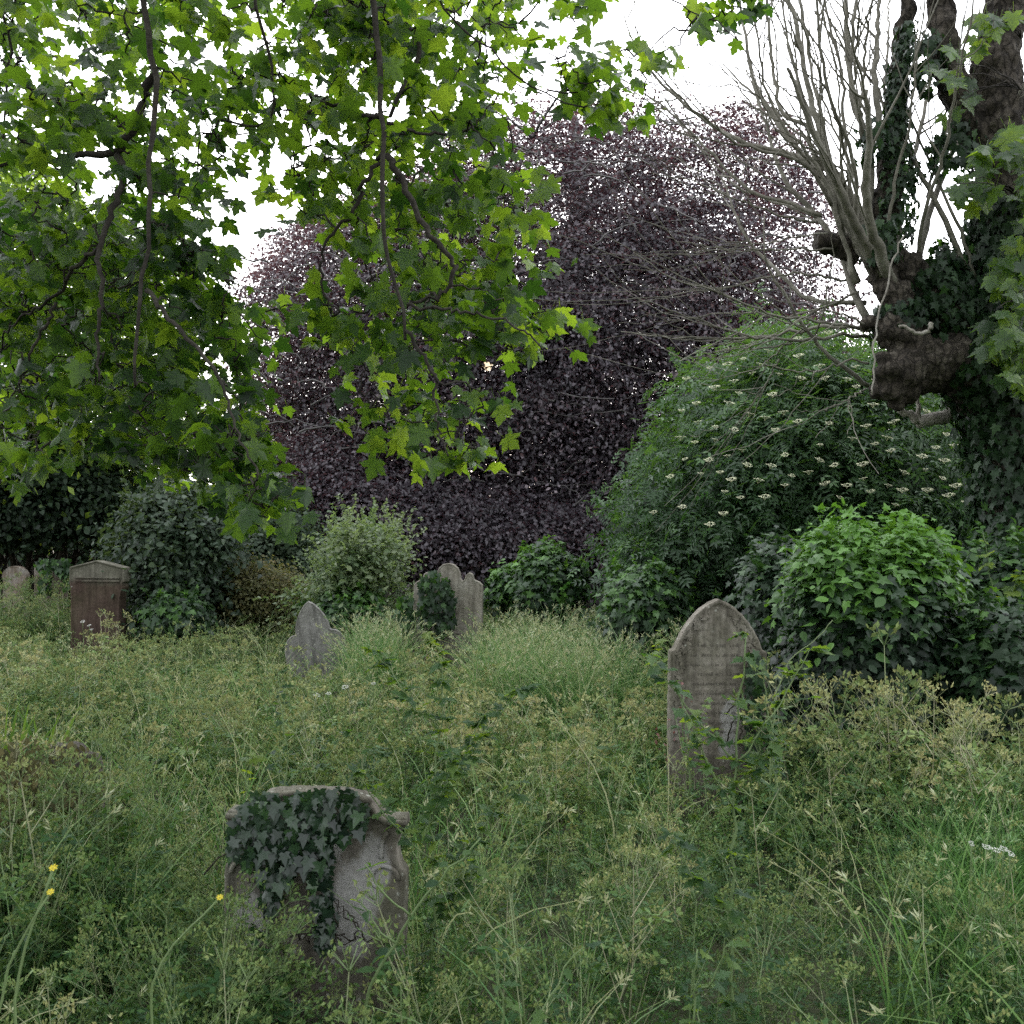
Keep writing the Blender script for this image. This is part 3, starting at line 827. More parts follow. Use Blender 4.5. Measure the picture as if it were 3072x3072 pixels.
# far wood behind everything
for i, (x0, x1, yt, D_, tn, lb) in enumerate([(-500, 420, 1380, 34, .25, 'dark far tree closing the view behind the left gravestones'),
                                              (350, 1050, 1480, 36, .3, 'shadowy far tree behind the grey-leaved bush'),
                                              (980, 1650, 1500, 38, .2, 'shadowy far tree behind the lowest beech boughs'),
                                              (1600, 2300, 1440, 37, .2, 'shadowy far tree behind the beech trunk'),
                                              (2250, 3000, 1050, 33, .3, 'shadowy far tree behind the elder'),
                                              (2900, 3600, 900, 31, .3, 'shadowy far tree behind the ivy-clad pollard trunk')]):
    w_ = x1 - x0
    shrub('far_tree', lb, 'tree', [(x0, 1700), (x0 + .02 * w_, yt + 120), (x0 + .2 * w_, yt + 20), (x0 + .45 * w_, yt - 20), (x0 + .7 * w_, yt + 15), (x0 + .95 * w_, yt + 110), (x1, 1700)],
          D_, 2.5, 'dark', 520, 55, .55, SIMP, .22, (tn, .2), G_BG, 8, minz=.1)

# ================================================================== elder in flower
epoly = [(1970, 1790), (1920, 1600), (1925, 1490), (1980, 1390), (2000, 1290), (2025, 1190), (2050, 1115), (2130, 1085), (2220, 1055), (2310, 1015), (2380, 970), (2480, 930),
         (2600, 960), (2720, 1080), (2850, 1180), (2960, 1300), (3080, 1400), (3120, 1800)]
ed = 12.5
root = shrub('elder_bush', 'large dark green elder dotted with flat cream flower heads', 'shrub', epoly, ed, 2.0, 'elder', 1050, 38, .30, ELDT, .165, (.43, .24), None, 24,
             base=2450, tipdown=.5, flat=.34, rough=.06, sprigs=220, sprig_len=.5, tgrad=lambda c: (c[:, 2] - 2.5) * .2)  # tgrad paints shade into the leaf tone: dark below, light on top
root['_o'] = list(root.location)
# flower heads, each a part
fl = T()
for k in range(34):
    a = rng.uniform(0, 6.28); r_ = math.sqrt(rng.uniform()) * .5
    x, y = r_ * math.cos(a), r_ * math.sin(a); z = .06 * math.cos(r_ * 3) + rng.normal(0, .012)
    q = rng.uniform(.055, .09); b = rng.uniform(0, 1.5)
    t_ = rng.uniform(-.3, .3)
    fl.add([(x + q * math.cos(b + h), y + q * math.sin(b + h), z + rng.normal(0, .015)) for h in (0, 1.57, 3.14, 4.71)], [(0, 1, 2, 3)], tone=t_)
for k in range(5):
    a = k * 1.256
    fl.add([(0, 0, -.35), (.02, 0, -.35), (.3 * math.cos(a) + .02, .3 * math.sin(a), 0), (.3 * math.cos(a), .3 * math.sin(a), 0)], [(0, 1, 2, 3)], tone=-.5)
fl.fin()
mbf = MB(); mbf.inst(fl, np.zeros((1, 3)), np.eye(3)[None], [1.0], [0.5])
fo = mbf.build('flower_head', M['cream'])
fpts = sample_poly([(1935, 1560), (2000, 1400), (2060, 1120), (2200, 1060), (2400, 990), (2560, 1000), (2700, 1120), (2840, 1240), (2960, 1420), (2900, 1560), (2600, 1500), (2400, 1480), (2250, 1500), (2100, 1620)], 900)
sel = []
for q in fpts:                                   # evenly spread heads
    if len(sel) < 98 and all((abs(q - r_) * [1, 1.6]).sum() > 62 for r_ in sel): sel.append(q)
fpts = np.array(sel)
fe = edist(epoly, fpts)
first = True
for (px, py), e in zip(fpts, fe):
    q = np.clip(e / 260, 0, 1)
    dd = ed - 2.0 * math.sqrt(1 - (1 - q) ** 2) - .68
    p_ = wv([(px, py)], ed)[0]; k = dd / ed
    o = fo if first else fo.copy()
    if not first: C.objects.link(o)
    first = False
    o.parent = root
    pos = np.array([p_[0] * k, dd, EYE + (p_[2] - EYE) * k]) - np.array(root.location)
    o.location = pos; s_ = rng.uniform(.065, .115); o.scale = (s_, s_, s_)
    o.rotation_euler = (rng.normal(.38, .14), rng.normal(0, .2), rng.uniform(-.6, .6))

# ================================================================== ivy mounds
IVG = 'ivy-smothered mounds'


def ivy_mound(label, poly, D, Tk, n, size, tone, tg=0.35, base=None, tm=None):
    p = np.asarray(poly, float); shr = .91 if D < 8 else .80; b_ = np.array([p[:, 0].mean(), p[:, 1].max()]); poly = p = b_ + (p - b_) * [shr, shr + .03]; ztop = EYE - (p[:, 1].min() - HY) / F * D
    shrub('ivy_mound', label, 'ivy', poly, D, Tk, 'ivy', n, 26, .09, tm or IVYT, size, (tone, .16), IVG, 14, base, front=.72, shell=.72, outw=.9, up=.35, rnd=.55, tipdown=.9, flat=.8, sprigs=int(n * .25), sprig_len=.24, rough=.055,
          tgrad=lambda c: np.clip((c[:, 2] - ztop * .68) * tg / max(ztop * .32, .2), -.42, tg))  # shade under the mound painted as darker leaf tone


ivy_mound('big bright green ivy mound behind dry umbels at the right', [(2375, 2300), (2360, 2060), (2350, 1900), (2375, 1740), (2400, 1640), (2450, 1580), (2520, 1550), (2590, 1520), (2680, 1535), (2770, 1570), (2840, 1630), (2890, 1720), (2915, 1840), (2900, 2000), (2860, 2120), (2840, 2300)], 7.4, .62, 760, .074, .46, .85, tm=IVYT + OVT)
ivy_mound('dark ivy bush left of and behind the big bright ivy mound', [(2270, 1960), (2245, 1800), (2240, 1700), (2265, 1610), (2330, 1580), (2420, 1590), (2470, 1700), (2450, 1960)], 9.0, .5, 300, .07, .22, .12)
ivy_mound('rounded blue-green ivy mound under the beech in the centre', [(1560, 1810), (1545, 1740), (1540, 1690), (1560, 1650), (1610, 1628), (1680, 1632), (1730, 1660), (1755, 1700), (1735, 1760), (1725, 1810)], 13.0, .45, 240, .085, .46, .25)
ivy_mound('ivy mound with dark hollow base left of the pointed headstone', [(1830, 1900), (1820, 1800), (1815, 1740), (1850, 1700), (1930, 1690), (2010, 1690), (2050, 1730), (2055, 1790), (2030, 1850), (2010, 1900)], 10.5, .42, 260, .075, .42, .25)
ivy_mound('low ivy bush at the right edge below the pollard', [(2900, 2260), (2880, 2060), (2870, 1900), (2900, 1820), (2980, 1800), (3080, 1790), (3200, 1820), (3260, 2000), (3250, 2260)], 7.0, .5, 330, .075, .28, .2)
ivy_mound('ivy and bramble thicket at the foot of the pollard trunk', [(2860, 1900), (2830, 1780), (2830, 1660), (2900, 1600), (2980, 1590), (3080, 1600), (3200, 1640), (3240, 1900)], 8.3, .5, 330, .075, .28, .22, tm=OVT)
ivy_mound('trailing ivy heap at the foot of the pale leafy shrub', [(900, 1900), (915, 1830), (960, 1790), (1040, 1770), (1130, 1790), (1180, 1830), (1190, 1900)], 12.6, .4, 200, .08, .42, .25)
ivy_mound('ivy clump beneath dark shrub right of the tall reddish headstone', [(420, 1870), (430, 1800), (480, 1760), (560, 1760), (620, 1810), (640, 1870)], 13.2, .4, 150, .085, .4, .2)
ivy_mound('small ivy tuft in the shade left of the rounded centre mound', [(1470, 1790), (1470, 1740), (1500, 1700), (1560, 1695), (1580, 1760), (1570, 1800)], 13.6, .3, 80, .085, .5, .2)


def ivy_on_face(label, poly, D, n, size, tone=.4, thick=.06, name='ivy', mat='ivy', tm=None):
    """ivy climbing over a slab: leaves lie on its face, tips down"""
    p = sample_poly(poly, n); w = wv(p, D); w[:, 1] -= rng.uniform(.0, thick, n)
    R = frames(np.array([0, -1., .25]) + rv(n) * .55, np.array([0, -.2, -1.]) + rv(n) * .5)
    rt = thing(name, label, 'ivy', (w[:, 0].mean(), D - .1, gh(w[:, 0].mean(), D)), 'ivy climbing on headstones')
    mb = MB(); k = rng.integers(0, 3, n); sc = size * rng.uniform(.4, 1.45, n)
    tn = np.clip(rng.normal(tone, .2, n), 0, 1)
    for i in range(3):
        s = k == i; mb.inst((tm or IVYT)[i], w[s], R[s], sc[s], tn[s])
    mb.build('foliage', M[mat], rt)
    mb = MB(); b = np.array([w[:, 0].mean(), D - .02, 0.0])
    zlo = np.percentile(w[:, 2], 8)
    for i in rng.choice(n, min(n, 9), replace=False):
        t = w[i].copy(); t[1] = D - .012; b = t * [1, 1, 0] + [rng.normal(0, .10), 0, max(zlo, t[2] - rng.uniform(.2, .6))]
        mb.tube(curve([b, (b + t) / 2 + [rng.normal(0, .05), 0, 0], t], 12, .007), np.linspace(.003, .0015, 12) * (1 if D < 6 else 1.6), 4)
    mb.build('stem', M['bark_dark'], rt)


ivy_on_face('dark three-pointed ivy draped over top of the nearest headstone', [(760, 2375), (860, 2380), (960, 2345), (1050, 2350), (1105, 2400), (1095, 2470), (1010, 2510), (1000, 2600), (985, 2680), (955, 2690), (940, 2580), (900, 2560), (870, 2640), (840, 2720), (800, 2690), (790, 2600), (740, 2540), (700, 2560), (715, 2440)], 3.38, 560, .045, .34, .10, mat='glossy_ivy')
ivy_on_face('ivy strand hanging low on the nearest headstone', [(950, 2680), (1000, 2660), (1005, 2760), (1000, 2840), (970, 2850), (950, 2760)], 3.37, 80, .038, .3, .06, mat='glossy_ivy')
ivy_on_face('ivy covering left half of the headstone with two knobs', [(1262, 1740), (1300, 1705), (1345, 1740), (1368, 1800), (1362, 1860), (1330, 1900), (1290, 1940), (1262, 1880)], 11.84, 330, .085, .33, .14)
ivy_on_face('ivy draping the narrow stone post', [(1190, 1790), (1240, 1785), (1245, 1860), (1235, 1910), (1205, 1880)], 11.25, 90, .075, .4, .1)
ivy_on_face('ivy curtain over the rusty headstone at far left', [(105, 1690), (130, 1672), (215, 1676), (222, 1760), (200, 1780), (190, 1720), (165, 1700), (150, 1790), (120, 1780), (128, 1720)], 15.4, 260, .085, .5, .14)
ivy_on_face('ivy creeping up the right edge of the pointed headstone', [(2238, 1960), (2276, 1945), (2290, 2060), (2285, 2200), (2250, 2300), (2225, 2240), (2240, 2100)], 6.36, 130, .055, .36, .06)
ivy_on_face('dead brown creeper over the low stone at left', [(20, 2230), (120, 2190), (300, 2220), (330, 2330), (310, 2440), (200, 2460), (60, 2440), (0, 2380)], 4.85, 700, .034, .5, .34, mat='dead', tm=OVT)

# ================================================================== pollard on the right
PD = 9.0


def Z(zx, zy):
    return 2000 + zx / 1.486, zy / 1.486


def zp(lst, D=PD, dj=0.0):
    n = len(lst); dd = D + np.linspace(0, dj, n)
    return np.array([W(*Z(x, y), d) for (x, y), d in zip(lst, dd)])


tbx = W(3070, 0, PD)[0]
root = thing('pollard_tree', 'old ivy-clad pollarded tree with bare upright shoots leaning in at right', 'tree', (tbx, PD, 0))
zs = PD / F / 1.486      # metres per zoomed pixel
mb = MB()
trunk = np.array([[tbx + .15, PD, -.2], *zp([(1640, 2500), (1610, 2050), (1560, 1800), (1540, 1500), (1530, 1200), (1520, 900), (1500, 650), (1480, 400), (1490, 200), (1500, -150), (1500, -500)])])
mb.tube(curve(trunk, 30, .02), np.interp(np.linspace(0, 1, 30), [0, .2, .5, .62, .75, 1], [.52, .38, .28, .25, .21, .14]), 18, wob=.06)
mb.tube(curve(zp([(1460, 700), (1330, 520), (1260, 380), (1235, 200), (1215, 0), (1190, -300)]), 16, .012), np.linspace(.16, .09, 16), 14, wob=.06)
arm = zp([(1580, 2000), (1500, 1800), (1400, 1690), (1270, 1620), (1130, 1620), (1010, 1680), (960, 1720)], PD, -.3)
mb.tube(curve(arm, 20, .012), np.interp(np.linspace(0, 1, 20), [0, .3, .6, .85, 1], [.42, .32, .24, .21, .14]), 18, wob=.07)
mb.tube(curve(zp([(1160, 1640), (1080, 1540), (1000, 1470), (930, 1440)], PD - .2), 12, .012), np.linspace(.21, .12, 12), 14, wob=.07)
mb.tube(curve(zp([(1420, 1560), (1250, 1400), (1140, 1300), (1060, 1240), (1050, 1170)], PD + .1), 14, .012), np.interp(np.linspace(0, 1, 14), [0, .5, 1], [.34, .25, .15]), 14, wob=.07)
mb.tube(curve(zp([(1080, 1480), (1010, 1320), (960, 1220), (930, 1150)], PD - .1), 12, .012), np.linspace(.15, .09, 12), 14, wob=.07)
mb.tube(curve(zp([(960, 1200), (980, 950), (990, 750), (1015, 550), (1045, 300), (1072, 100), (1085, -200)], PD + .2), 18, .012), np.linspace(.15, .05, 18), 12, wob=.05)
mb.tube(zp([(860, 1130), (760, 1090), (665, 1075)], PD + .1), [.11, .10, .10], 12)     # sawn stub


def blob(c, r, D=PD):
    p = W(*Z(*c), D); th = np.linspace(0, np.pi, 9); pts = np.stack([np.zeros(9), np.zeros(9), -np.cos(th)], 1) * r * zs + p
    mb.tube(pts, np.maximum(np.sin(th), .05) * r * zs, 12, wob=.12)


for c, r, d in [((1000, 1720), 66, -.35), ((955, 1670), 40, -.4), ((1025, 1785), 40, -.3), ((1060, 1665), 64, -.4), ((1000, 1650), 44, -.45), ((1080, 1740), 52, -.3), ((935, 1745), 36, -.3), ((1045, 1790), 34, -.2), ((1110, 1650), 50, -.4), ((970, 1610), 34, -.42),
                ((1000, 1160), 32, -.05), ((1060, 1150), 36, .0), ((1110, 1155), 32, .05), ((940, 1230), 46, -.1), ((900, 1440), 34, -.2), ((1040, 1310), 60, -.1), ((960, 1190), 40, 0), ((1110, 1190), 36, .05)]:
    blob(c, r, PD + d)
tk = mb.build('trunk', M['bark_pol'], root)
rm = tk.modifiers.new('fuse', 'REMESH'); rm.mode = 'VOXEL'; rm.voxel_size = .02; rm.use_smooth_shade = True
tx = bpy.data.textures.new('bark_lumps', 'CLOUDS'); tx.noise_scale = .11; tx.noise_depth = 4
dm = tk.modifiers.new('lumps', 'DISPLACE'); dm.texture = tx; dm.strength = .09; dm.mid_level = .5; dm.texture_coords = 'LOCAL'

shoots = [
    ([(985, 1260), (900, 1120), (830, 980), (770, 850), (700, 700), (610, 480), (540, 300)], 58, 12),
    ([(960, 1210), (900, 1060), (850, 940), (760, 780), (650, 700)], 50, 26),
    ([(1000, 1280), (960, 1150), (900, 1000), (885, 800), (910, 600), (890, 400)], 56, 20),
    ([(945, 1190), (890, 1090), (880, 1010), (905, 920), (925, 750), (890, 600), (830, 470), (815, 300), (800, 0), (795, -300)], 40, 15),
    ([(960, 1230), (850, 1080), (780, 980), (740, 830), (700, 640), (640, 420), (590, 190), (555, 30), (520, -250)], 40, 15),
    ([(850, 1260), (800, 1080), (740, 920), (720, 820), (640, 730), (520, 580), (430, 470), (385, 380), (360, 220), (330, 30), (300, -200)], 36, 10),
    ([(760, 900), (700, 790), (600, 690), (460, 665), (340, 650), (250, 590), (100, 490), (0, 395), (-140, 240), (-190, 60)], 30, 6),
    ([(690, 960), (600, 915), (440, 880), (330, 830), (200, 680), (60, 540), (-60, 440), (-250, 330)], 20, 4),
    ([(990, 1160), (1010, 1000), (1040, 850), (1100, 700), (1150, 520), (1180, 350), (1230, 100), (1260, -80)], 30, 10),
    ([(1120, 1180), (1150, 1040), (1190, 880), (1260, 740), (1310, 560), (1350, 380), (1390, 230), (1460, -60)], 34, 12),
    ([(1350, 1240), (1290, 1080), (1200, 900), (1100, 720), (1010, 560), (940, 400), (850, 260), (800, 180), (700, 50)], 30, 5),
    ([(870, 1110), (830, 900), (790, 600), (790, 400), (755, 200), (705, 40), (670, -200)], 22, 9),
    ([(880, 620), (822, 380), (832, 160), (842, -20), (850, -250)], 24, 11),
    ([(950, 600), (930, 350), (940, 150), (955, -100)], 34, 14),
    ([(900, 1430), (850, 1330), (800, 1220), (765, 1080), (690, 980), (560, 860), (480, 700), (445, 560), (400, 430), (370, 300)], 36, 9),
    ([(700, 640), (640, 560), (500, 520), (470, 250), (440, 0), (420, -200)], 20, 12),
    ([(720, 880), (640, 640), (600, 400), (550, 250), (510, 0), (490, -150)], 18, 9),
    ([(870, 620), (870, 480), (880, 250), (910, 0), (930, -150)], 18, 9),
    ([(970, 420), (985, 200), (995, 0)], 16, 8),
    ([(800, 1080), (770, 900), (790, 650), (760, 520), (640, 240), (590, 60)], 18, 6),
    ([(1010, 1160), (1050, 1000), (1040, 880), (1060, 760), (1000, 600)], 16, 6),
    ([(760, 1000), (700, 760), (650, 660), (560, 560), (400, 500), (280, 330), (180, 240)], 16, 4),
    ([(850, 1100), (860, 900), (810, 700), (700, 480), (680, 300), (620, 60)], 16, 5),
    ([(780, 840), (820, 780), (730, 720), (640, 660), (500, 620)], 12, 4),
    ([(1160, 880), (1230, 620), (1250, 420), (1300, 220), (1400, 20)], 14, 5),
    ([(1310, 600), (1420, 500), (1500, 400), (1593, 250)], 12, 5),
    ([(1340, 560), (1450, 480), (1560, 430), (1640, 340)], 12, 5),
    ([(640, 730), (560, 640), (480, 580), (420, 430), (300, 380), (150, 390)], 10, 3),
]
low = [
    ([(930, 1470), (700, 1450), (450, 1500), (200, 1510), (0, 1500), (-200, 1480)], 20, 4),
    ([(930, 1470), (650, 1430), (420, 1400), (250, 1300), (0, 1240), (-150, 1120)], 14, 4),
    ([(800, 1250), (640, 1220), (450, 1230), (250, 1290), (50, 1250)], 12, 3),
    ([(950, 1510), (800, 1490), (560, 1530), (300, 1480), (0, 1380), (-120, 1340)], 18, 4),
    ([(740, 1110), (560, 1115), (380, 1110), (100, 1120)], 10, 3),
    ([(890, 1350), (650, 1350), (560, 1290), (500, 1210), (380, 1100), (300, 950), (270, 830), (180, 700)], 24, 6),
    ([(900, 1720), (700, 1570), (600, 1440), (520, 1320), (440, 1180), (430, 960)], 22, 5),
    ([(900, 1620), (820, 1600), (700, 1650), (600, 1660), (430, 1620)], 11, 4),
    ([(890, 1735), (790, 1790), (690, 1835)], 9, 4),
    ([(670, 990), (500, 960), (300, 880), (100, 800), (-60, 780)], 11, 3),
    ([(720, 1040), (600, 1050), (420, 1090), (220, 1110), (0, 1060)], 9, 3),
    ([(860, 1300), (700, 1370), (520, 1420), (380, 1390), (200, 1400), (0, 1440)], 12, 3),
    ([(640, 1440), (500, 1560), (420, 1640), (200, 1700)], 9, 3),
    ([(560, 1530), (400, 1560), (300, 1520), (200, 1420)], 9, 3),
    ([(500, 1600), (440, 1720), (330, 1870)], 8, 3),
    ([(950, 1480), (800, 1400), (690, 1380), (560, 1440)], 12, 4),
]
mbs = MB(); i = 0
extra = []
for lst, w0, w1 in shoots[:13]:
    b0, b1 = rng.normal(0, 22, 2), rng.normal(0, 75, 2) * [1, .3]; nl_ = len(lst)
    extra.append(([(x + b0[0] + (b1[0] - b0[0]) * k / nl_, y + abs(b0[1]) * (1 - k / nl_)) for k, (x, y) in enumerate(lst)], max(9, w0 * .6), max(4, w1 * .6)))
for lst, w0, w1 in shoots + extra + low:
    D0 = PD + rng.uniform(-.15, .2); dj = rng.uniform(-1.3, 1.2)
    n = 26; pts = curve(zp(lst, D0, dj), n, .008)
    rad = np.linspace(w0, w1, n) * zs * .5
    mbs = MB(); mbs.tube(pts, rad, 8, wob=.06)
    L = np.linalg.norm(pts[-1] - pts[0])
    if w0 < 60:
        for k in range(rng.integers(4, 9)):         # side twigs
            q = rng.integers(9, 25); a = pts[q]; d = unit(pts[q] - pts[q - 2]) + rv(1)[0] * .7
            ln = rng.uniform(.3, 1.1)
            b = a + d * ln
            mbs.tube(curve([a, (a + b) / 2 + rv(1)[0] * .06, b + [0, 0, .12 * ln]], 8, .008), np.linspace(min(rad[q] * .6, .012), .0025, 8), 5, cap=False)
    mbs.build('shoot', M['bark_shoot'], root)
# hanging vine, pale twisted root, dead pale limb
mbs = MB(); mbs.tube(curve(zp([(915, 1760), (925, 1550), (940, 1430), (990, 1260), (1010, 1150), (1060, 1050)], PD - .5), 20, .01), .0075, 6)
mbs.tube(curve(zp([(1035, 1455), (1070, 1450), (1085, 1475), (1130, 1490), (1175, 1470), (1180, 1440)], PD - .55), 20, .004), np.linspace(.012, .02, 20), 6)
mbs.build('vine', M['bark_dead'], root)
mbs = MB(); mbs.tube(curve(zp([(1420, 1830), (1330, 1815), (1240, 1860), (1120, 1880)], PD + .25), 12, .008), np.linspace(.09, .055, 12), 10, wob=.08)
mbs.tube(curve(zp([(1120, 1880), (1080, 1850), (1010, 1800), (960, 1750)], PD + .25), 10, .008), np.linspace(.04, .02, 10), 7)
mbs.tube(curve(zp([(1120, 1880), (1130, 1800), (1100, 1740)], PD + .25), 8, .008), np.linspace(.025, .012, 8), 6)
mbs.tube(curve(zp([(1340, 1790), (1250, 1740), (1190, 1700)], PD + .5), 8, .008), np.linspace(.03, .015, 8), 6)
mbs.build('dead_limb', M['bark_dead'], root)


def ivy_path(mb, pts, rad, n, size, tone, rj=.06, vis=None):
    p = np.asarray(pts); m = 40; c = curve(p, m); r = np.interp(np.linspace(0, 1, m), np.linspace(0, 1, len(rad)), rad)
    u = rng.uniform(0, m - 1, n); i = u.astype(int); f = (u - i)[:, None]; j = np.minimum(i + 1, m - 1)
    q = c[i] * (1 - f) + c[j] * f; tg = unit(c[j] - c[np.maximum(i - 1, 0)])
    d = rv(n); d = unit(d - (d * tg).sum(1, keepdims=True) * tg)
    pos = q + d * (r[i] + np.abs(rng.normal(.02, rj, n)))[:, None]
    R = frames(d + rv(n) * .5 + [0, 0, .2], np.array([0, 0, -1.]) + rv(n) * .5 + d * .2)
    k = rng.integers(0, 3, n); tn = np.clip(rng.normal(tone, .15, n), 0, 1); sc = size * rng.uniform(.7, 1.3, n)
    for a in range(3):
        s = k == a; mb.inst(IVYT[a], pos[s], R[s], sc[s], tn[s])


mb = MB()
ivy_path(mb, trunk[:7], [.66, .54, .46, .42, .38, .33, .24], 9000, .085, .30, .05)
ivy_path(mb, arm[:4] + [0, 0, .1], [.44, .36, .28], 1500, .08, .25, .05)
ivy_path(mb, zp([(1420, 1500), (1250, 1380), (1160, 1280), (1120, 1220)], PD + .1), [.34, .28, .24, .18], 1900, .08, .32, .08)
ivy_path(mb, zp([(1060, 1480), (1020, 1400), (1010, 1360)], PD - .1), [.19, .17, .15], 350, .075, .2, .05)
ivy_path(mb, zp([(1000, 1100), (1040, 880), (1035, 700), (1020, 560), (1030, 400), (1060, 220), (1075, 110)], PD + .1), [.12, .13, .10, .075, .055, .045, .035], 1000, .065, .34, .03)
ivy_path(mb, zp([(950, 700), (930, 590), (920, 540)], PD), [.12, .1, .08], 120, .075, .3, .04)
ivy_path(mb, zp([(960, 1180), (935, 1080), (930, 1000)], PD - .1), [.12, .1, .08], 180, .075, .35, .04)
ivy_path(mb, zp([(1190, 400), (1165, 270), (1160, 150)], PD - .1), [.1, .1, .05], 200, .075, .25, .05)
ivy_path(mb, zp([(1300, 760), (1290, 620), (1260, 560)], PD), [.2, .14, .08], 260, .08, .25, .05)
ivy_path(mb, zp([(1160, 1180), (1220, 1200), (1300, 1290)], PD + .2), [.14, .16, .2], 500, .08, .3, .07)
mb.build('ivy_cover', M['ivy'], root)
# leafy shoots with broad lobed leaves at the right edge
shoot_polys = [([(1350, 640), (1420, 590), (1593, 600), (1640, 760), (1500, 740), (1360, 720)], 16), ([(1200, 240), (1300, 250), (1420, 290), (1420, 420), (1300, 480), (1240, 360)], 11),
               ([(1500, 1090), (1640, 1020), (1680, 1500), (1480, 1560), (1430, 1450), (1470, 1250)], 60),
               ([(1400, 1480), (1640, 1420), (1680, 1640), (1500, 1600), (1380, 1600)], 34), ([(1550, 1680), (1680, 1640), (1680, 1800), (1570, 1760)], 10),
               ([(1260, 800), (1400, 780), (1440, 850), (1300, 900)], 12), ([(1410, 60), (1480, 50), (1460, 180), (1420, 160)], 10), ([(1560, 640), (1680, 620), (1680, 1000), (1600, 1000)], 26)]
for pl, n in shoot_polys:
    mb = MB(); mt = MB()
    c = np.mean(pl, 0); anchor = W(*Z(1580, c[1] + 60), PD - .35)
    q = sample_poly(pl, max(6, int(n * .72)))
    for x, y in q:
        d = PD - .8 + rng.normal(0, .25); p = W(*Z(x, y), d)
        mt.tube(curve([anchor, (anchor + p) / 2 + [0, -.1, .08], p], 6, .01), np.linspace(.007, .003, 6), 4, cap=False)
        m = 2
        nr = np.array([-.15, -1., .55]) + rv(m) * .5; tp = np.array([-.15, -.2, -1.]) + rv(m) * .5
        mb.inst(SYCT[rng.integers(0, 5)], p + rng.normal(0, .07, (m, 3)), frames(nr, tp), rng.uniform(.12, .19, m), np.clip(rng.normal(.55, .25, m), 0, 1))
    lg = mb.build('leafy_growth', M['syc'], root); lg['_o'] = list(root['_o']); mt.build('twig', M['bark_syc'], lg)

# ================================================================== sycamore overhead
SD = 5.2
root = thing('sycamore_tree', 'sycamore whose leafy backlit branches hang down from the upper left', 'tree', (-6.0, 2.2, 0))


def S(lst, D0, D1):
    n = len(lst)
    return np.array([W(x / 1.1365, y / 1.1365, d) for (x, y), d in zip(lst, np.linspace(D0, D1, n))])


mb = MB()
tr = curve([(-6.0, 2.2, -.2), (-6.0, 2.25, 2.0), (-5.7, 2.4, 4.2), (-5.2, 2.6, 6.5), (-5, 2.6, 9)], 20, .02)
mb.tube(tr, np.linspace(.5, .28, 20), 16, wob=.05)
mb.build('trunk', M['bark_syc'], root)
mb = MB()
big = curve([(-5.6, 2.45, 4.9), (-4.2, 3.4, 5.9), (-2.6, 4.4, 6.15), (-.8, 5.2, 6.1), (.8, 5.6, 5.7), (2.0, 5.9, 5.3)], 26, .02)
mb.tube(big, np.linspace(.2, .045, 26), 12, wob=.05)
mb.build('limb', M['bark_syc'], root)
br = [
    ([(475, 0), (520, 130), (545, 250), (525, 400), (510, 600), (515, 750), (500, 880), (510, 970), (460, 1060), (450, 1200), (460, 1320)], 34, 9, 5.0, 4.7, True),
    ([(525, 230), (470, 400), (430, 500), (390, 525), (300, 520), (150, 550), (0, 550), (-120, 600)], 34, 8, 5.0, 5.3, False),
    ([(400, 530), (430, 600), (400, 680), (350, 800), (335, 900), (350, 1000), (340, 1100), (330, 1300)], 26, 7, 5.1, 4.8, False),
    ([(340, 840), (250, 910), (200, 1010), (100, 1060), (0, 1150)], 16, 6, 5.0, 5.4, False),
    ([(190, 1030), (110, 1200), (60, 1330), (0, 1430)], 12, 5, 5.1, 5.2, False),
    ([(500, 990), (570, 1080), (680, 1180), (760, 1330), (820, 1480), (880, 1640)], 16, 5, 4.8, 4.4, False),
    ([(870, 0), (900, 140), (940, 250), (955, 400), (930, 460), (870, 450), (780, 420)], 22, 8, 5.2, 5.3, True),
    ([(1270, 0), (1290, 120), (1290, 250), (1300, 400), (1320, 530), (1300, 700), (1310, 850), (1350, 960), (1380, 1050), (1385, 1150)], 34, 10, 5.0, 4.7, True),
    ([(1320, 530), (1380, 650), (1440, 770), (1560, 900), (1540, 980), (1480, 1030), (1390, 1030)], 24, 10, 4.95, 4.9, False),
    ([(1300, -20), (1380, 80), (1480, 180), (1420, 220), (1350, 290), (1330, 400)], 26, 14, 5.5, 5.3, True),
    ([(1310, 520), (1250, 610), (1200, 720), (1100, 840), (1090, 920), (1120, 1040)], 16, 7, 4.95, 5.2, False),
    ([(1300, 400), (1200, 390), (1120, 350), (1060, 320)], 16, 8, 5, 5.2, False),
    ([(1320, 420), (1450, 460), (1600, 450), (1700, 330)], 12, 5, 4.95, 5.3, False),
    ([(1385, 1130), (1440, 1210), (1500, 1310), (1480, 1390), (1520, 1560)], 13, 5, 4.7, 4.6, False),
    ([(1390, 1040), (1560, 1060), (1720, 1090), (1850, 1180)], 11, 5, 4.75, 4.5, False),
    ([(1500, -40), (1470, 20), (1560, 60), (1620, 130), (1690, 200), (1860, 330), (1980, 370)], 14, 5, 5.4, 5.2, True),
    ([(0, 30), (40, 150), (30, 300), (10, 480)], 14, 8, 5.4, 5.4, True),
    ([(2150, -60), (2300, 20), (2440, 60), (2520, 130)], 9, 4, 5.3, 5.1, True),
]
branch_pts = []
bobjs = []
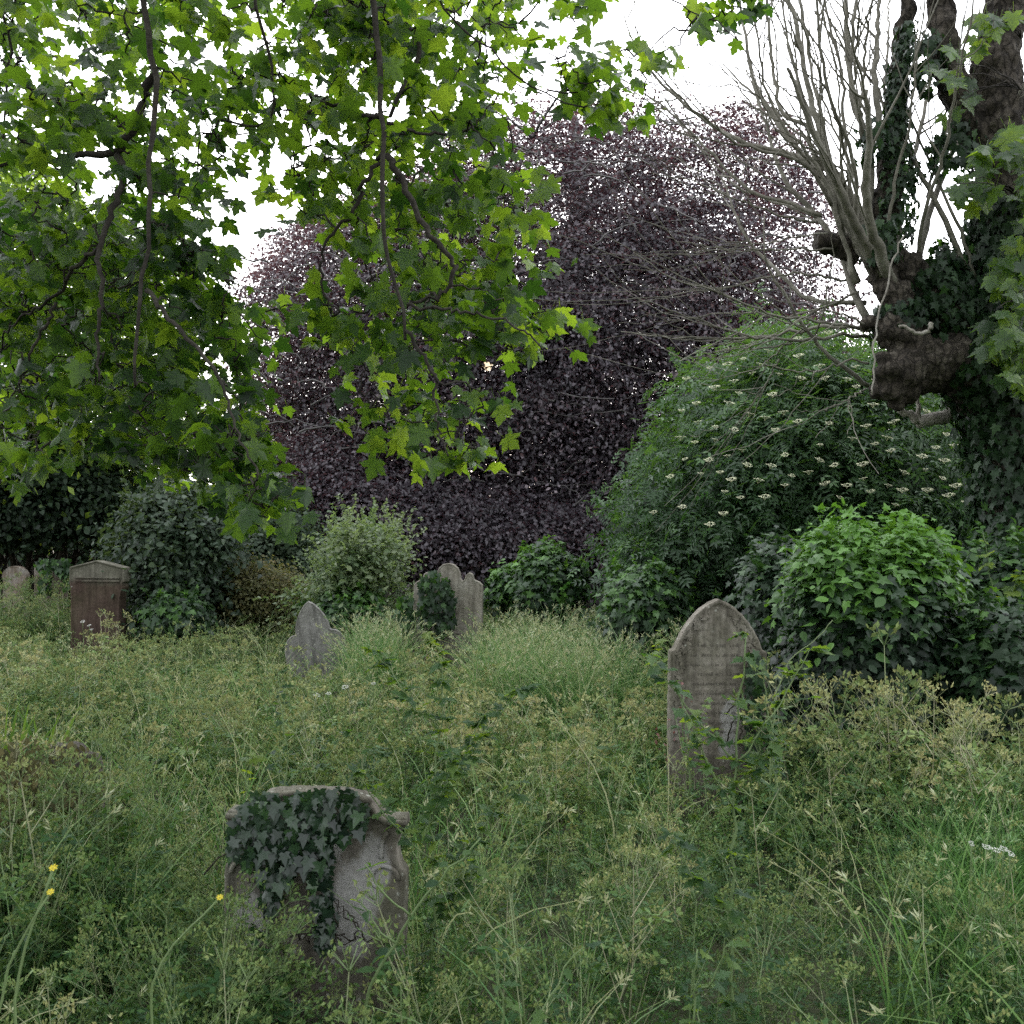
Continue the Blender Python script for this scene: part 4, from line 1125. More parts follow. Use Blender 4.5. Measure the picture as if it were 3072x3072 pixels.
for lst, w0, w1, d0, d1, up in br:
    pts = S(lst, d0 - .3, d1 - .3)
    if up:      # carry the branch on up to the limb above the frame
        k = np.argmin(np.linalg.norm(big - (pts[0] + [0, 0, 1.3]), axis=1)); pts = np.concatenate([[big[k], (big[k] * .5 + pts[0] * .5) + [0, 0, .25]], pts])
    n = 30; c = curve(pts, n, .008); sz = SD / F / 1.1365
    mb = MB(); mb.tube(c, np.linspace(w0 * .92, w1 * .95, n) * sz * .5, 9, wob=.08)
    o = mb.build('branch', M['bark_syc'], root)
    branch_pts.append(c); bobjs.append(o)
allb = np.concatenate(branch_pts); bid = np.repeat(np.arange(len(br)), 30)
P1 = [(-80, -60), (1150, -60), (1180, 120), (1000, 330), (830, 350), (800, 470), (740, 540), (640, 600), (640, 720), (740, 800), (760, 900), (830, 960), (870, 1050), (780, 1120), (800, 1230),
      (690, 1290), (760, 1350), (800, 1450), (820, 1530), (740, 1530), (640, 1440), (520, 1450), (420, 1370), (330, 1360), (200, 1330), (130, 1270), (110, 1430), (-80, 1440)]
P2 = [(1000, -60), (1850, -60), (1780, 60), (1700, 100), (1560, 70), (1480, 160), (1560, 260), (1520, 330), (1640, 420), (1560, 520), (1610, 560), (1590, 680), (1620, 780), (1660, 900), (1680, 1050), (1600, 1040),
      (1480, 1130), (1510, 1230), (1440, 1290), (1470, 1370), (1380, 1430), (1330, 1370), (1220, 1370), (1130, 1300), (1010, 1290), (980, 1270), (1060, 1180), (1000, 1090), (920, 950), (940, 880), (1020, 860),
      (1060, 760), (1000, 700), (850, 620), (840, 430), (950, 330)]
P3 = [(1650, 130), (1830, 170), (1980, 150), (1990, 250), (1930, 350), (1740, 340), (1650, 250)]
P4 = [(2060, 40), (2280, -20), (2260, 110), (2200, 140), (2080, 130)]
mbl = [MB() for _ in br]; mbt = MB()
anch = np.concatenate([sample_poly(P1, 560), sample_poly([(-60, 700), (560, 640), (760, 1000), (740, 1330), (600, 1400), (0, 1340)], 150), sample_poly(P2, 330), sample_poly([(560, 1290), (770, 1280), (835, 1530), (760, 1560), (650, 1430)], 36), sample_poly(P3, 18), sample_poly(P4, 8)])
dep = np.concatenate([rng.uniform(4.7, 6.7, 710), rng.uniform(4.7, 6.3, 330), rng.uniform(4.3, 5.2, 36), rng.uniform(4.8, 5.6, 26)])
aw = np.stack([(anch[:, 0] - CX) / F * dep, dep, EYE - (anch[:, 1] - HY) / F * dep], 1)
twl = {}
order = np.argsort([np.linalg.norm(allb - p, axis=1).min() for p in aw])
for p, (px, py) in zip(aw[order], anch[order]):          # nearest first, so later twigs fork from earlier ones
    dd = np.linalg.norm((allb - p) * [1, .7, 1], axis=1) + np.where(allb[:, 2] < p[2] - .1, .25, 0)
    k = np.argmin(dd); a = allb[k]; b = bid[k]
    L = np.linalg.norm(p - a)
    mid = (a + p) / 2 + np.array([0, 0, .12 * L]) + rv(1)[0] * .05
    tw = curve([a, mid, p], 8, .012)
    allb = np.concatenate([allb, tw[2:]]); bid = np.concatenate([bid, np.full(len(tw) - 2, b)])
    twl.setdefault(b, MB()).tube(tw, np.linspace(.0055, .0025, 8), 5, cap=False)
    m = rng.integers(4, 7)
    pos = p + rng.normal(0, 1, (m, 3)) * [.085, .085, .06]
    if L > .35:        # leaves further back along the twig
        e = rng.integers(2, 5); q = tw[rng.integers(3, 7, e)] + rng.normal(0, .05, (e, 3)); pos = np.concatenate([pos, q]); m += e
    keep = sun_gap(pos, 70); pos = pos[keep]; m = len(pos)
    if m == 0: continue
    side = np.where(rng.uniform(size=m) < .5, 1., -1.)
    nr = np.stack([rng.normal(.15, .45, m), side * .75, rng.uniform(.1, 1.1, m)], 1) + rv(m) * .35
    nr = np.where((rng.uniform(size=m) < .25)[:, None], np.array([.25, .1, 1.]) + rv(m) * .4, nr)
    tp = np.stack([rng.normal(.1, .5, m), rng.normal(0, .35, m), np.full(m, -1.)], 1)
    R = frames(nr, tp)
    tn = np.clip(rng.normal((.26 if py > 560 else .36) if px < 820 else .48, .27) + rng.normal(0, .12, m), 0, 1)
    sc = rng.uniform(.045, .128, m)
    t = rng.integers(0, 5, m)
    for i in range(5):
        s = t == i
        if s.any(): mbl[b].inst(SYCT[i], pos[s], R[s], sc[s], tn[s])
for b, (o, mb) in enumerate(zip(bobjs, mbl)):
    o['_o'] = [*root['_o']]
    if mb.n:
        mb.build('foliage', M['syc'], o)
    if b in twl: twl[b].build('twig', M['bark_syc'], o)
# extra crown leaves, out of view, added to shade the near weeds
mb = MB()
n = 4400
p = np.stack([rng.uniform(-9, 2.0, n), rng.uniform(-3.5, 5.0, n), rng.uniform(5.6, 9, n)], 1)
p = p[(p[:, 2] - EYE) / np.maximum(p[:, 1], .01) > .62]
p = p[snoise(p[:, 0], p[:, 1], 2.0, 4) + .35 > 0]
for i in range(5):
    q = p[i::5]; m = len(q); mb.inst(SYCT[i], q, frames(np.array([0, 0, 1.]) + rv(m) * .6, rv(m) + [0, 0, -.5]), rng.uniform(.14, .22, m), np.clip(rng.normal(.4, .2, m), 0, 1))
mb.build('crown', M['syc'], root)

# ================================================================== undergrowth


def strip(t, pts, w, tone, mat, flip=0):
    pts = np.asarray(pts, float); n = len(pts); tg = np.gradient(pts, axis=0)
    a = np.array([math.cos(flip), math.sin(flip), 0]); sd_ = unit(np.cross(tg, a))
    ww = np.broadcast_to(w, (n,))[:, None]
    v = np.concatenate([pts - sd_ * ww / 2, pts + sd_ * ww / 2])
    t.add(v, [(i, i + 1, n + i + 1, n + i) for i in range(n - 1)], tone, mat)


def cross_stem(t, pts, w0, w1, tone, mat):
    """a three-sided tapering stem"""
    pts = np.asarray(pts, float); n = len(pts); w_ = np.linspace(w0, w1, n)
    v = []
    for q, a in zip(pts, w_):
        for k in range(3):
            th = k * 2.094; v.append(q + np.array([math.cos(th), math.sin(th), 0]) * a)
    f = []
    for i in range(n - 1):
        for k in range(3):
            f.append((i * 3 + k, i * 3 + (k + 1) % 3, i * 3 + 3 + (k + 1) % 3, i * 3 + 3 + k))
    t.add(v, f, tone, mat)


def umbel(t, o, d, size, rays, seeds, ss, rnd, tone=0.0):
    d = unit(np.asarray(d)); u = unit(np.cross(d, [.3, .2, .9])); w_ = np.cross(d, u)
    for k in range(rays):
        a = k / rays * 6.283 + rnd.uniform(-.2, .2); sp = rnd.uniform(.35, 1.0)
        e = o + (d * .75 + (u * math.cos(a) + w_ * math.sin(a)) * sp * .85) * size * rnd.uniform(.8, 1.15)
        strip(t, [o, e], max(.0022, ss * .14), tone, 1, rnd.uniform(0, 3))
        for j in range(seeds):
            q = e + rnd.normal(0, 1, 3) * size * .13
            dr = unit(rnd.normal(0, 1, 3) + d); pr = unit(np.cross(dr, rnd.normal(0, 1, 3))) * ss * .24
            t.add([q, q + dr * ss * .5 + pr, q + dr * ss, q + dr * ss * .5 - pr], [(0, 1, 2, 3)], tone + rnd.uniform(-.2, .2), 2)


def frond(t, o, yaw, L, rise, npair, lf, rnd, tone=0.0):
    """a divided feathery leaf"""
    c, s_ = math.cos(yaw), math.sin(yaw); pts = []
    for k in range(6):
        u = k / 5; pts.append(o + np.array([c * u * L, s_ * u * L, rise * L * (u * 1.3 - u * u)]))
    strip(t, pts, .003, tone, 1, yaw + 1.57)
    pts = np.array(pts)
    for k in range(npair):
        u = .2 + .8 * k / npair; q = np.array([np.interp(u * 5, np.arange(6), pts[:, i]) for i in range(3)])
        l = L * .42 * (1 - u * .75)
        for sd_ in (-1, 1):
            dr = np.array([c * .5 - sd_ * s_, s_ * .5 + sd_ * c, rnd.uniform(-.25, .15)]); dr /= np.linalg.norm(dr)
            m = max(1, int(l / (lf * .8)))
            for j in range(m):
                b = q + dr * l * (j + .2) / m
                for s2 in (-1, 1):
                    e = unit(dr * .7 + s2 * np.array([c, s_, 0]) * .7 + rnd.normal(0, .3, 3)); pr = unit(np.cross(e, [0, 0, 1.]) + rnd.normal(0, .4, 3)) * lf * .26
                    t.add([b, b + e * lf * .5 + pr, b + e * lf, b + e * lf * .5 - pr], [(0, 1, 2, 3)], tone + rnd.uniform(-.12, .12), 0)


def tm_parsley(seed, fine):
    rnd = np.random.default_rng(seed); t = T()
    top = np.array([rnd.normal(0, .10), rnd.normal(0, .10), .86])
    mid = top * .5 + [rnd.normal(0, .03), rnd.normal(0, .03), 0]
    cross_stem(t, curve([[0, 0, 0], mid, top], 6), .005, .0022, .4, 1)
    um = (7, 4, .024) if fine else (5, 3, .046)
    umbel(t, top, [top[0], top[1], 1], .085, *um, rnd)
    for k in range(rnd.integers(4, 7)):
        z = rnd.uniform(.35, .8); o = top * z; a = rnd.uniform(0, 6.28); l = rnd.uniform(.16, .36)
        e = o + np.array([math.cos(a) * l * .75, math.sin(a) * l * .75, l * .7])
        cross_stem(t, curve([o, (o + e) / 2 + [0, 0, -.02], e], 4), .0032, .0018, .35, 1)
        umbel(t, e, [e[0] - o[0], e[1] - o[1], .35], rnd.uniform(.05, .085), *um, rnd)
        if rnd.uniform() < .6:
            frond(t, o, a + rnd.uniform(-1, 1), .18, .3, 3, .05 if fine else .075, rnd, -.1)
    return t.fin(.32)


def tm_fern(seed, fine):
    rnd = np.random.default_rng(seed); t = T()
    for k in range(rnd.integers(4, 7)):
        a = rnd.uniform(0, 6.28); z0 = rnd.uniform(.05, .5)
        o = np.array([rnd.normal(0, .03), rnd.normal(0, .03), 0]); s_ = o + [math.cos(a) * .06, math.sin(a) * .06, z0]
        strip(t, [o, s_], .004, .1, 1, a)
        frond(t, s_, a, rnd.uniform(.22, .36), rnd.uniform(.5, 1.2), 4, .05 if fine else .08, rnd, rnd.uniform(-.1, .1))
    return t.fin(.32)


def tm_grass(seed, n, seg, wid, seedhead):
    rnd = np.random.default_rng(seed); t = T()
    for k in range(n):
        a = rnd.uniform(0, 6.28); h = rnd.uniform(.5, 1.0); b = rnd.uniform(.1, .65) * h
        o = np.array([rnd.normal(0, .05), rnd.normal(0, .05), 0]); u = np.linspace(0, 1, seg)
        pts = np.stack([o[0] + math.cos(a) * b * u ** 2, o[1] + math.sin(a) * b * u ** 2, h * (u - .35 * (b / h) * u ** 3)], 1)
        tn = rnd.uniform(-.2, .2)
        strip(t, pts, np.linspace(wid, wid * .15, seg), tn, 0, a + 1.57 * rnd.uniform(.6, 1.4))
        if seedhead and rnd.uniform() < .5:
            for j in range(5):
                q = pts[-1] * (1 - j * .05) + pts[-2] * (j * .05); dr = unit(rnd.normal(0, .5, 3) + (pts[-1] - pts[-2]) / np.linalg.norm(pts[-1] - pts[-2])); pr = unit(np.cross(dr, rnd.normal(0, 1, 3))) * .004
                t.add([q, q + dr * .018 + pr, q + dr * .04, q + dr * .018 - pr], [(0, 1, 2, 3)], .45, 0)
    return t.fin(.32)


def tm_scramble(seed, fine):
    """goose-grass: thin wandering stems with whorls of tiny leaves"""
    rnd = np.random.default_rng(seed); t = T(); lf = .044 if fine else .07
    for k in range(3):
        p = np.array([rnd.normal(0, .05), rnd.normal(0, .05), 0.]); d = np.array([rnd.normal(0, .3), rnd.normal(0, .3), 1.]); pts = [p]
        for j in range(9):
            d = unit(d + rnd.normal(0, .32, 3) * [1, 1, .5]); p = p + d * .1; pts.append(p)
        strip(t, pts, .003, .15, 1, rnd.uniform(0, 3))
        for q in pts[2:]:
            for j in range(6 if fine else 4):
                for rep in range(2):
                    e = unit(rnd.normal(0, 1, 3)); b = q + rnd.normal(0, .02, 3); pr = unit(np.cross(e, rnd.normal(0, 1, 3))) * lf * .22
                    t.add([b, b + e * lf * .5 + pr, b + e * lf, b + e * lf * .5 - pr], [(0, 1, 2, 3)], rnd.uniform(-.15, .2), 0)
    return t.fin(.32)


def area_pts(dens, D0, D1, margin=1.2):
    A = (D1 ** 2 - D0 ** 2) / 2 * 1.04 + 2 * margin * (D1 - D0); n = int(A * dens)
    out = np.zeros((0, 2))
    while len(out) < n:
        y = rng.uniform(D0, D1, n * 2); x = rng.uniform(-1, 1, n * 2) * (.52 * D1 + margin)
        k = np.abs(x) < .52 * y + margin
        out = np.concatenate([out, np.stack([x, y], 1)[k]])
    return out[:n]


def clear_of_stones(p, h):
    """shorter growth close in front of a stone's face"""
    f = np.ones(len(p))
    for x, y, hw in STONES:
        near = (np.abs(p[:, 0] - x * p[:, 1] / y) < hw * .95) & (p[:, 1] > y - (1.3 if y > 6 else .9)) & (p[:, 1] < y + .02)
        f = np.where(near, np.minimum(f, .55 if y > 6 else .5), f)
        core = (np.abs(p[:, 0] - x) < hw + .02) & (np.abs(p[:, 1] - y + .05) < .14)
        f = np.where(core, 0, f)
    return f


ZONES = [((1440, 1830, 1990), 8.4, 12.6), ((1030, 1250), 10.0, 13.0), ((2040, 2330), 8.0, 10.5)]


def in_zone(p):
    px = p[:, 0] / p[:, 1] * F + CX; r = np.zeros(len(p), bool)
    for xs_, a, b in ZONES: r |= (px > xs_[0]) & (px < xs_[-1]) & (p[:, 1] > a) & (p[:, 1] < b)
    return r


def field(mb, tms, p, h, tone, tilt=.12, zone=True):
    if zone:
        k = ~in_zone(p) | (rng.uniform(size=len(p)) < .22); p, h, tone = p[k], h[k] * np.where(in_zone(p[k]), .7, 1), tone[k]
    f = clear_of_stones(p, h); k = f > 0; p, h, tone, f = p[k], (h * f)[k], tone[k], f[k]
    pos = np.stack([p[:, 0], p[:, 1], gh(p[:, 0], p[:, 1]) - .01], 1)
    t = rng.integers(0, len(tms), len(p)); R = yawtilt(len(p), tilt)
    for i, tm in enumerate(tms):
        s = t == i; mb.inst(tm, pos[s], R[s], h[s], tone[s])


def height(p):
    x, y = p[:, 0], p[:, 1]
    h = .50 + .12 * snoise(x, y, 2.2, 1) + .07 * snoise(x, y, .7, 6) - .07 * np.exp(-(((x + 6.0) / 2.0) ** 2 + ((y - 13.5) / 2.5) ** 2))
    h = h + .28 * np.exp(-(((x - 2.3) / .8) ** 2 + ((y - 6.0) / .7) ** 2))
    h = h - .12 * np.exp(-(((x - 2.2) / .9) ** 2 + ((y - 4.2) / 1.0) ** 2))
    h = h * np.where(snoise(x, y, .42, 7) < -.28, .55, 1.0)      # hollows between the tussocks
    return h


def tone_(p, b=.45):
    x, y = p[:, 0], p[:, 1]
    t = b - .13 + .28 * snoise(x, y, 1.4, 3) + .16 * snoise(x, y, .5, 5) + rng.normal(0, .17, len(p))
    t = t - .22 * np.exp(-(((x - 2.2) / 1.0) ** 2 + ((y - 4.4) / 1.4) ** 2))      # greener at lower right
    t = t + .18 * np.exp(-(((x + 1.6) / .5) ** 2 + ((y - 4.9) / .5) ** 2))
    t = t - .22 * np.clip((5.4 - y) / 3, 0, 1)  # canopy shade painted into the tone of the nearest weeds
    t = t + .10 * np.exp(-(((x - .05) / .5) ** 2 + ((y - 6.2) / .7) ** 2)) + .30 * np.exp(-(((x - .65) / .35) ** 2 + ((y - 4.6) / .5) ** 2)) + .25 * np.exp(-(((x - 2.3) / .5) ** 2 + ((y - 5.6) / .5) ** 2))
    return np.clip(t, 0, .98)


mb = MB()
NF, NC = 5, 5
pf = [tm_parsley(100 + i, True) for i in range(NF)]; pc = [tm_parsley(200 + i, False) for i in range(NC)]
ff = [tm_fern(300 + i, True) for i in range(NF)]; fc = [tm_fern(400 + i, False) for i in range(NC)]
sf = [tm_scramble(500 + i, True) for i in range(NF)]; sc2 = [tm_scramble(600 + i, False) for i in range(NC)]
for tms, D0, D1, dens, hk in [(pf, 1.9, 5.5, 20, 1.25), (pc, 5.5, 15.5, 17, 1.25)]:
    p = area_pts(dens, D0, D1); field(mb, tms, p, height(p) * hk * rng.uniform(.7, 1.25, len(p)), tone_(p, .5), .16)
for x0, x1, D0, D1, n, h0, h1 in [(690, 960, 2.75, 3.3, 26, .24, .36), (600, 745, 2.7, 3.35, 70, .42, .62), (1215, 1290, 2.9, 3.3, 12, .45, .6), (960, 1230, 2.75, 3.2, 26, .26, .40), (-60, 212, 13.4, 15.2, 150, .68, .98), (-40, 400, 3.7, 4.8, 120, .5, .80), (2200, 2330, 5.6, 6.3, 12, .45, .6)]:
    d = rng.uniform(D0, D1, n); x = (rng.uniform(x0, x1, n) - CX) / F * d; p = np.stack([x, d], 1)
    tl = pf + ff + sf; k = rng.integers(0, len(tl), n); R = yawtilt(n, .18); h = rng.uniform(h0, h1, n)
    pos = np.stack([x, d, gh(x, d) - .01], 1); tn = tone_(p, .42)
    for i, tm in enumerate(tl):
        s = k == i; mb.inst(tm, pos[s], R[s], h[s] * (1.25 if i < NF else 1), tn[s])
o = mb.build('cow_parsley', [M['weed'], M['stem'], M['seed']])
tag(o, 'dense cow parsley gone to olive seed filling the churchyard', 'weeds', None, 'stuff')
mb = MB()
for tms, D0, D1, dens, hk in [(ff, 1.7, 5.0, 34, .75), (fc, 5.0, 15.5, 26, .8), (sf, 1.7, 5.0, 30, .85), (sc2, 5.0, 15.5, 22, .9)]:
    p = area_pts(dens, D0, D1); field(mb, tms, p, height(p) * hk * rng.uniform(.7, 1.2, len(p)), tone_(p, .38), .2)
o = mb.build('undergrowth', [M['weed'], M['stem'], M['seed']])
tag(o, 'tangled feathery green leaves growing beneath the cow parsley', 'weeds', None, 'stuff')
mb = MB()
gf = [tm_grass(700 + i, 9, 6, .006, True) for i in range(5)]; gc = [tm_grass(800 + i, 8, 5, .009, True) for i in range(5)]
gt = [tm_grass(900 + i, 12, 7, .013, True) for i in range(5)]
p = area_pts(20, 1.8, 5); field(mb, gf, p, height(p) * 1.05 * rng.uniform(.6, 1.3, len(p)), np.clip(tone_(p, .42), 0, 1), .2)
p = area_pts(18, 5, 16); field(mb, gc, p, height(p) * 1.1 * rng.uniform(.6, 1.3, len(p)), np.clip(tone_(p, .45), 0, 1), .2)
p = area_pts(8, 16, 34, 3); field(mb, gc, p, .5 * rng.uniform(.6, 1.3, len(p)), np.clip(tone_(p, .4), 0, 1), .2)
p = area_pts(4, 2.6, 15); field(mb, gt, p, rng.uniform(.55, .95, len(p)), np.clip(rng.normal(.62, .2, len(p)), 0, 1), .22)
# tall pale grass in the middle distance
for poly, D0, D1, n in [([(1440, 1960), (1960, 1960), (1900, 1830), (1460, 1830)], 8.6, 12.4, 800), ([(1040, 1960), (1240, 1960), (1230, 1850), (1040, 1860)], 10.2, 12.6, 300), ([(2050, 1900), (2300, 1900), (2300, 1800), (2050, 1800)], 8.4, 10.2, 300), ([(2700, 2700), (3100, 2700), (3100, 2250), (2850, 2250)], 3.6, 5.2, 90)]:
    q = sample_poly(poly, n); d = rng.uniform(D0, D1, n)
    x = (q[:, 0] - CX) / F * d; p = np.stack([x, d], 1)
    field(mb, gt, p, rng.uniform(.62, 1.08, n) * (1 if D0 > 6 else .7), np.clip(rng.normal(.56 if D0 > 6 else .15, .18, n), 0, 1), .18, False)
o = mb.build('grass', [M['grass']])
tag(o, 'long arching grass between the weeds and graves', 'grass', None, 'stuff')

# ================================================================== single tall plants


def tall_weed(label, pix, D, leaf, nl, tone, name='tall_weed', tm=None, branches=3, rad=.006, cat='weed', tipcol=None, group='tall leafy weeds'):
    pts = wv(pix, D); b = pts[0].copy()
    if b[2] > 0.05: pts = np.concatenate([[[b[0], b[1], gh(b[0], b[1]) - .02]], pts])
    c = curve(pts, 24, .006)
    rt = thing(name, label, cat, (c[0][0], c[0][1], c[0][2]), group)
    ms = MB(); ms.tube(c, np.linspace(rad, rad * .35, 24), 6, tone=.35)
    paths = [c[6:]]
    for k in range(branches):
        i = rng.integers(9, 20); a = rng.uniform(0, 6.28); l = rng.uniform(.15, .4)
        e = c[i] + np.array([math.cos(a) * l * .7, math.sin(a) * l * .5, l * .8]); q = curve([c[i], (c[i] + e) / 2 - [0, 0, .03], e], 10, .004)
        ms.tube(q, np.linspace(rad * .5, rad * .25, 10), 5, tone=.4); paths.append(q[2:])
    ms.build('stem', M['stem'], rt)
    ml = MB(); tm = tm or OVT
    for q in paths:
        n = max(3, int(nl * len(q) / 18)); i = rng.integers(0, len(q), n); a = rng.uniform(0, 6.28, n)
        od = np.stack([np.cos(a), np.sin(a), rng.uniform(-.5, .5, n)], 1)
        pos = q[i] + od * .006; R = frames(np.array([0, 0, 1.]) + rv(n) * .5, od)
        for k in range(len(tm)):
            ml.inst(tm[k], pos[k::len(tm)], R[k::len(tm)], leaf * rng.uniform(.5, 1.2, len(pos[k::len(tm)])), np.clip(rng.normal(tone, .2, len(pos[k::len(tm)])), 0, 1))
    ml.build('leaves', M['broad'], rt)
    return rt, c


NLOBE = [tmpl_lobed([(0, 0), (.1, .05), (.22, .02), (.16, .2), (.34, .3), (.18, .42), (.26, .6), (.12, .7), (0, 1.0)], hub=(0, .4), cup=c_, droop=-.3, ripple=.06, seed=77 + i_) for i_, c_ in enumerate((-.5, .6, -1.2))]
tall_weed('tall leafy weed standing right of centre in the foreground', [(2190, 3100), (2200, 2700), (2205, 2400), (2215, 2150), (2235, 1900)], 3.0, .06, 75, .45, tm=NLOBE, branches=5, rad=.006)
tall_weed('dark leafy stem in front of the pointed headstone with yellow-green leaves', [(2080, 2460), (2070, 2330), (2060, 2200), (2040, 2080)], 5.2, .06, 20, .6, tm=IVYT, branches=3)
tall_weed('bushy green weed rising just right of the nearest headstone', [(1290, 2900), (1300, 2600), (1300, 2300), (1330, 2120), (1325, 1990)], 3.3, .06, 100, .42, tm=NLOBE, branches=7)
tall_weed('leaning dark stalks crossing the right edge of the nearest headstone', [(1100, 2960), (1180, 2840), (1270, 2690), (1370, 2580), (1440, 2500)], 2.9, .05, 10, .35, branches=2, rad=.007)
tall_weed('blue-green thistle-leaved weed behind the nearest headstone', [(850, 2420), (860, 2300), (850, 2150), (845, 2080)], 4.6, .055, 18, .15, tm=NLOBE, branches=3)
tall_weed('yellow-leaved seedling in the grass left of centre', [(735, 2360), (738, 2320), (740, 2280)], 5.0, .08, 10, 1.0, tm=IVYT, branches=1)
tall_weed('bright bramble leaves at the foot of the ivied knobbed headstone', [(1290, 2020), (1285, 1960), (1280, 1900)], 11.2, .16, 14, .95, tm=IVYT, branches=2)
tall_weed('bright bramble sprig left of the pointed headstone', [(1960, 1980), (1965, 1930), (1975, 1890)], 8.6, .10, 14, .95, tm=IVYT, branches=2)
tall_weed('broad-leaved weed at lower centre edge of the frame', [(1490, 3250), (1500, 3050), (1500, 2850)], 2.3, .05, 20, .4, tm=NLOBE, branches=2)
tall_weed('wide-leaved weed low in front of the leafy foreground stem', [(2080, 3150), (2090, 2980), (2085, 2850)], 2.6, .055, 20, .55, tm=NLOBE, branches=3)
tall_weed('maple-leaved sapling poking above the ivy at the right edge', [(2990, 1900), (2975, 1750), (2960, 1640), (2950, 1600)], 7.6, .13, 18, .8, tm=SYCT, branches=3, cat='sapling', name='sapling', group=None)
tall_weed('upright sowthistle right of the pointed headstone', [(2330, 2400), (2320, 2250), (2300, 2100), (2290, 1980)], 4.8, .055, 18, .25, tm=NLOBE, branches=3)

# single dry umbels standing clear of the mass
UG = 'dry seeding umbels standing clear'
UF = [tm_parsley(950 + i, True) for i in range(4)]
u1 = MB(); umb_mesh = []
for i in range(4):
    m_ = MB(); m_.inst(UF[i], np.zeros((1, 3)), np.eye(3)[None], [1.0], [.62]); umb_mesh.append(m_)
ucount = 0
um_lab = ['in front of the big bright ivy mound', 'beside the big bright ivy mound', 'under the right edge of the big ivy mound', 'before the tall reddish headstone', 'at the lower left corner', 'at bottom left of centre',
          'near the right-hand frame edge']
uspots = [(2500, 6.0, .92, 0), (2560, 5.8, .98, 0), (2610, 6.1, 1.0, 0), (2660, 5.7, .9, 0), (2440, 6.3, .8, 1), (2720, 5.9, .95, 2), (2780, 6.0, .9, 2), (2850, 5.6, .85, 2),
          (265, 11.5, .95, 3), (300, 11.8, .85, 3), (365, 11.6, .82, 3), (120, 2.3, .62, 4), (330, 2.2, .6, 4), (240, 2.6, .7, 4), (620, 2.3, .55, 5), (800, 2.2, .5, 5), (3000, 5.0, .9, 6), (2940, 5.3, .85, 6)]
ubase = {}
for k, (px, D, h, li) in enumerate(uspots):
    v = k % 4
    x = (px - CX) / F * D
    lab = 'dry tan umbel stalk ' + um_lab[li]
    if v not in ubase:
        rt = thing('dry_umbel', lab, 'weed', (0, 0, 0), UG)
        o = umb_mesh[v].build('seed_heads', [M['weed'], M['stem'], M['seed']], rt); ubase[v] = (rt, o)
    else:
        s0, o0 = ubase[v]; rt = s0.copy(); C.objects.link(rt); o = o0.copy(); C.objects.link(o); o.parent = rt
    rt['label'] = lab; rt['group'] = UG + ' ' + um_lab[li]
    rt.location = (x, D, float(gh(x, D))); rt.scale = (h, h, h); rt.rotation_euler = (rng.normal(0, .08), rng.normal(0, .08), rng.uniform(0, 6.28))

# yellow hawkweed flowers close to the lens
fy = T()
for k in range(22):
    a = k * 2.4; r_ = .35 + .65 * (k % 3) / 2
    fy.add([(0, 0, 0), (math.cos(a - .3) * r_ * .8, math.sin(a - .3) * r_ * .8, .12), (math.cos(a) * r_, math.sin(a) * r_, .16 - .1 * r_), (math.cos(a + .3) * r_ * .8, math.sin(a + .3) * r_ * .8, .12)], [(0, 1, 2, 3)], rng.uniform(-.2, .2))
fy.fin()
for lab, pix, D, s_ in [('slender stalk with one yellow flower before the nearest headstone', [(480, 3200), (430, 2960), (540, 2800), (660, 2695)], 2.4, .009),
                        ('bent stalk with yellow flower near the left edge', [(60, 3150), (40, 2900), (110, 2750), (160, 2605)], 2.1, .0095),
                        ('low yellow flower bud beside the bent stalk at left', [(-20, 3000), (40, 2850), (100, 2740), (148, 2680)], 2.0, .008)]:
    pts = wv(pix, D); pts = np.concatenate([[[pts[0][0], D, -.02]], pts]); c = curve(pts, 20, .003)
    rt = thing('yellow_flower', lab, 'flower', c[0], 'yellow wild flowers')
    ms = MB(); ms.tube(c, np.linspace(.0045, .0022, 20), 6, tone=.45); ms.build('stem', M['stem'], rt)
    ms = MB(); ms.inst(fy, c[-1:], frames(np.array([[0, -.6, .8]]), np.array([[1., 0, 0]])), [s_], [.5]); ms.build('petals', M['yellow'], rt)

# white flower heads
for lab, cl_, D in [('white yarrow heads in the grass at the right edge', [(2960, 2540), (2990, 2550), (3010, 2545), (3030, 2560), (2915, 2530)], 3.6),
                    ('small white flower heads before the tall reddish headstone', [(248, 1865), (268, 1876), (275, 1888)], 11.2),
                    ('pale white blossoms low in the weeds left of centre', [(950, 2085), (985, 2080), (1035, 2060), (1120, 2050)], 7.2)]:
    w_ = wv(cl_, D); rt = thing('white_flower', lab, 'flower', (w_[:, 0].mean(), D, 0), 'white wild flowers')
    for q in w_:
        ms = MB(); mp = MB()
        ms.tube(curve([[q[0] + rng.normal(0, .05), D + .05, -.02], [q[0], D + .03, q[2] * .5], q], 10), .0025, 5, tone=.3)
        mp.inst(fl, q[None], frames(np.array([[0, -.5, .9]]) + rv(1) * .3, rv(1)), [rng.uniform(.022, .036) * (1 if D < 6 else 1.5)], [.2])
        ms.build('stem', M['stem'], rt); mp.build('flower_head', M['white'], rt)

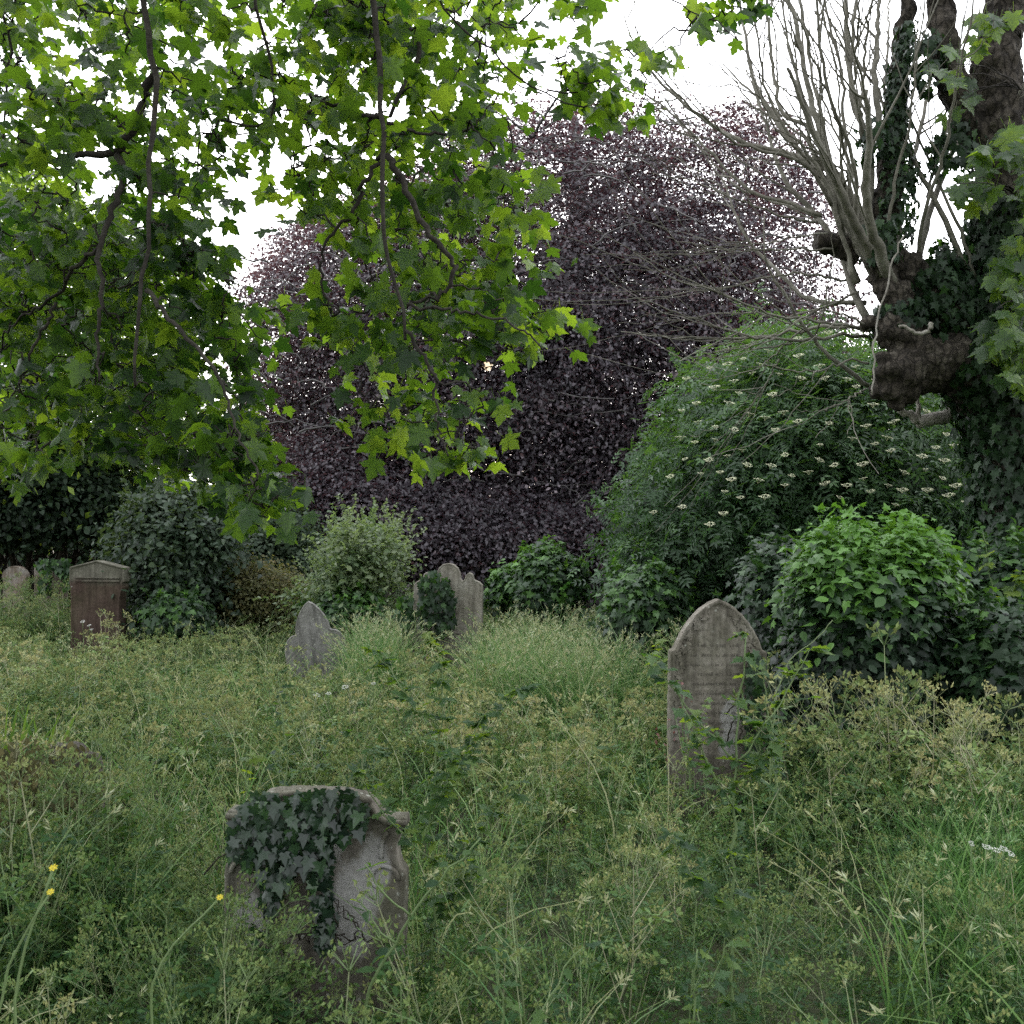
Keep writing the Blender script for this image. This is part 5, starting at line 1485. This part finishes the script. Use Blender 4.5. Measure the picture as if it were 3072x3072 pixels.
# sword-leaved iris clump at left
for lab, x_, D in [('sword-leaved iris clump at the left edge', 30, 6.5), ('smaller sword-leaved iris clump right of the left-edge one', 120, 6.6)]:
    w_ = W(x_, 0, D); rt = thing('iris_clump', lab, 'plant', (w_[0], D, 0), 'iris clumps')
    t = T()
    for k in range(8):
        a = rng.uniform(0, 6.28); h = rng.uniform(.5, .72); b = rng.uniform(.05, .3); u = np.linspace(0, 1, 7)
        o0 = rng.normal(0, .06, 2)
        strip(t, np.stack([w_[0] + o0[0] + math.cos(a) * b * u ** 2, D + o0[1] + math.sin(a) * b * u ** 2, h * u], 1), np.array([.03, .034, .034, .03, .024, .014, .002]), rng.uniform(-.2, .3), 0, a + 1.57)
    t.fin(); ms = MB(); ms.inst(t, np.zeros((1, 3)), np.eye(3)[None], [1.0], [.2]); ms.build('leaves', M['broad'], rt)

# red-leaved sprigs by the pointed headstone
for lab, pix, D in [('red-leaved sprig against the lower left of the pointed headstone', [(2060, 2300), (2045, 2200), (2050, 2090)], 6.1),
                    ('red-tipped herb at the foot of the pointed headstone', [(2000, 2330), (1995, 2250), (1985, 2180)], 6.0)]:
    c = curve(np.concatenate([[[W(pix[0][0], 0, D)[0], D, -.02]], wv(pix, D)]), 14, .004); rt = thing('red_sprig', lab, 'weed', c[0], 'red-leaved sprigs')
    ms = MB(); ms.tube(c, .003, 5, tone=.3); ms.build('stem', M['stem'], rt)
    ms = MB(); n = 16; q = c[rng.integers(9, 14, n)] + rng.normal(0, .025, (n, 3)); ms.inst(OVT[0], q, frames(rv(n) + [0, -.6, .4], rv(n)), rng.uniform(.018, .032, n), rng.uniform(0, 1, n)); ms.build('leaves', M['red'], rt)

# long pale arching stalk right of the pointed headstone
c = curve(wv([(2310, 2300), (2330, 2060), (2380, 1960), (2440, 1930), (2500, 1860)], 5.4), 24, .003); c[0][2] = -.02
rt = thing('arching_stalk', 'pale dead stalk arching right of the pointed headstone', 'weed', c[0])
ms = MB(); ms.tube(c, np.linspace(.0045, .002, 24), 6, tone=.55); ms.build('stem', M['stem'], rt)

purge_tmp()
sc_.view_settings.view_transform = 'Standard'; sc_.view_settings.look = 'None'; sc_.view_settings.exposure = 0
cy = sc_.cycles
cy.max_bounces = 7; cy.diffuse_bounces = 4; cy.transmission_bounces = 4; cy.glossy_bounces = 2; cy.transparent_max_bounces = 8
cy.sample_clamp_indirect = 4.0; cy.caustics_reflective = False; cy.caustics_refractive = False
cy.use_denoising = False
cy.use_adaptive_sampling = False
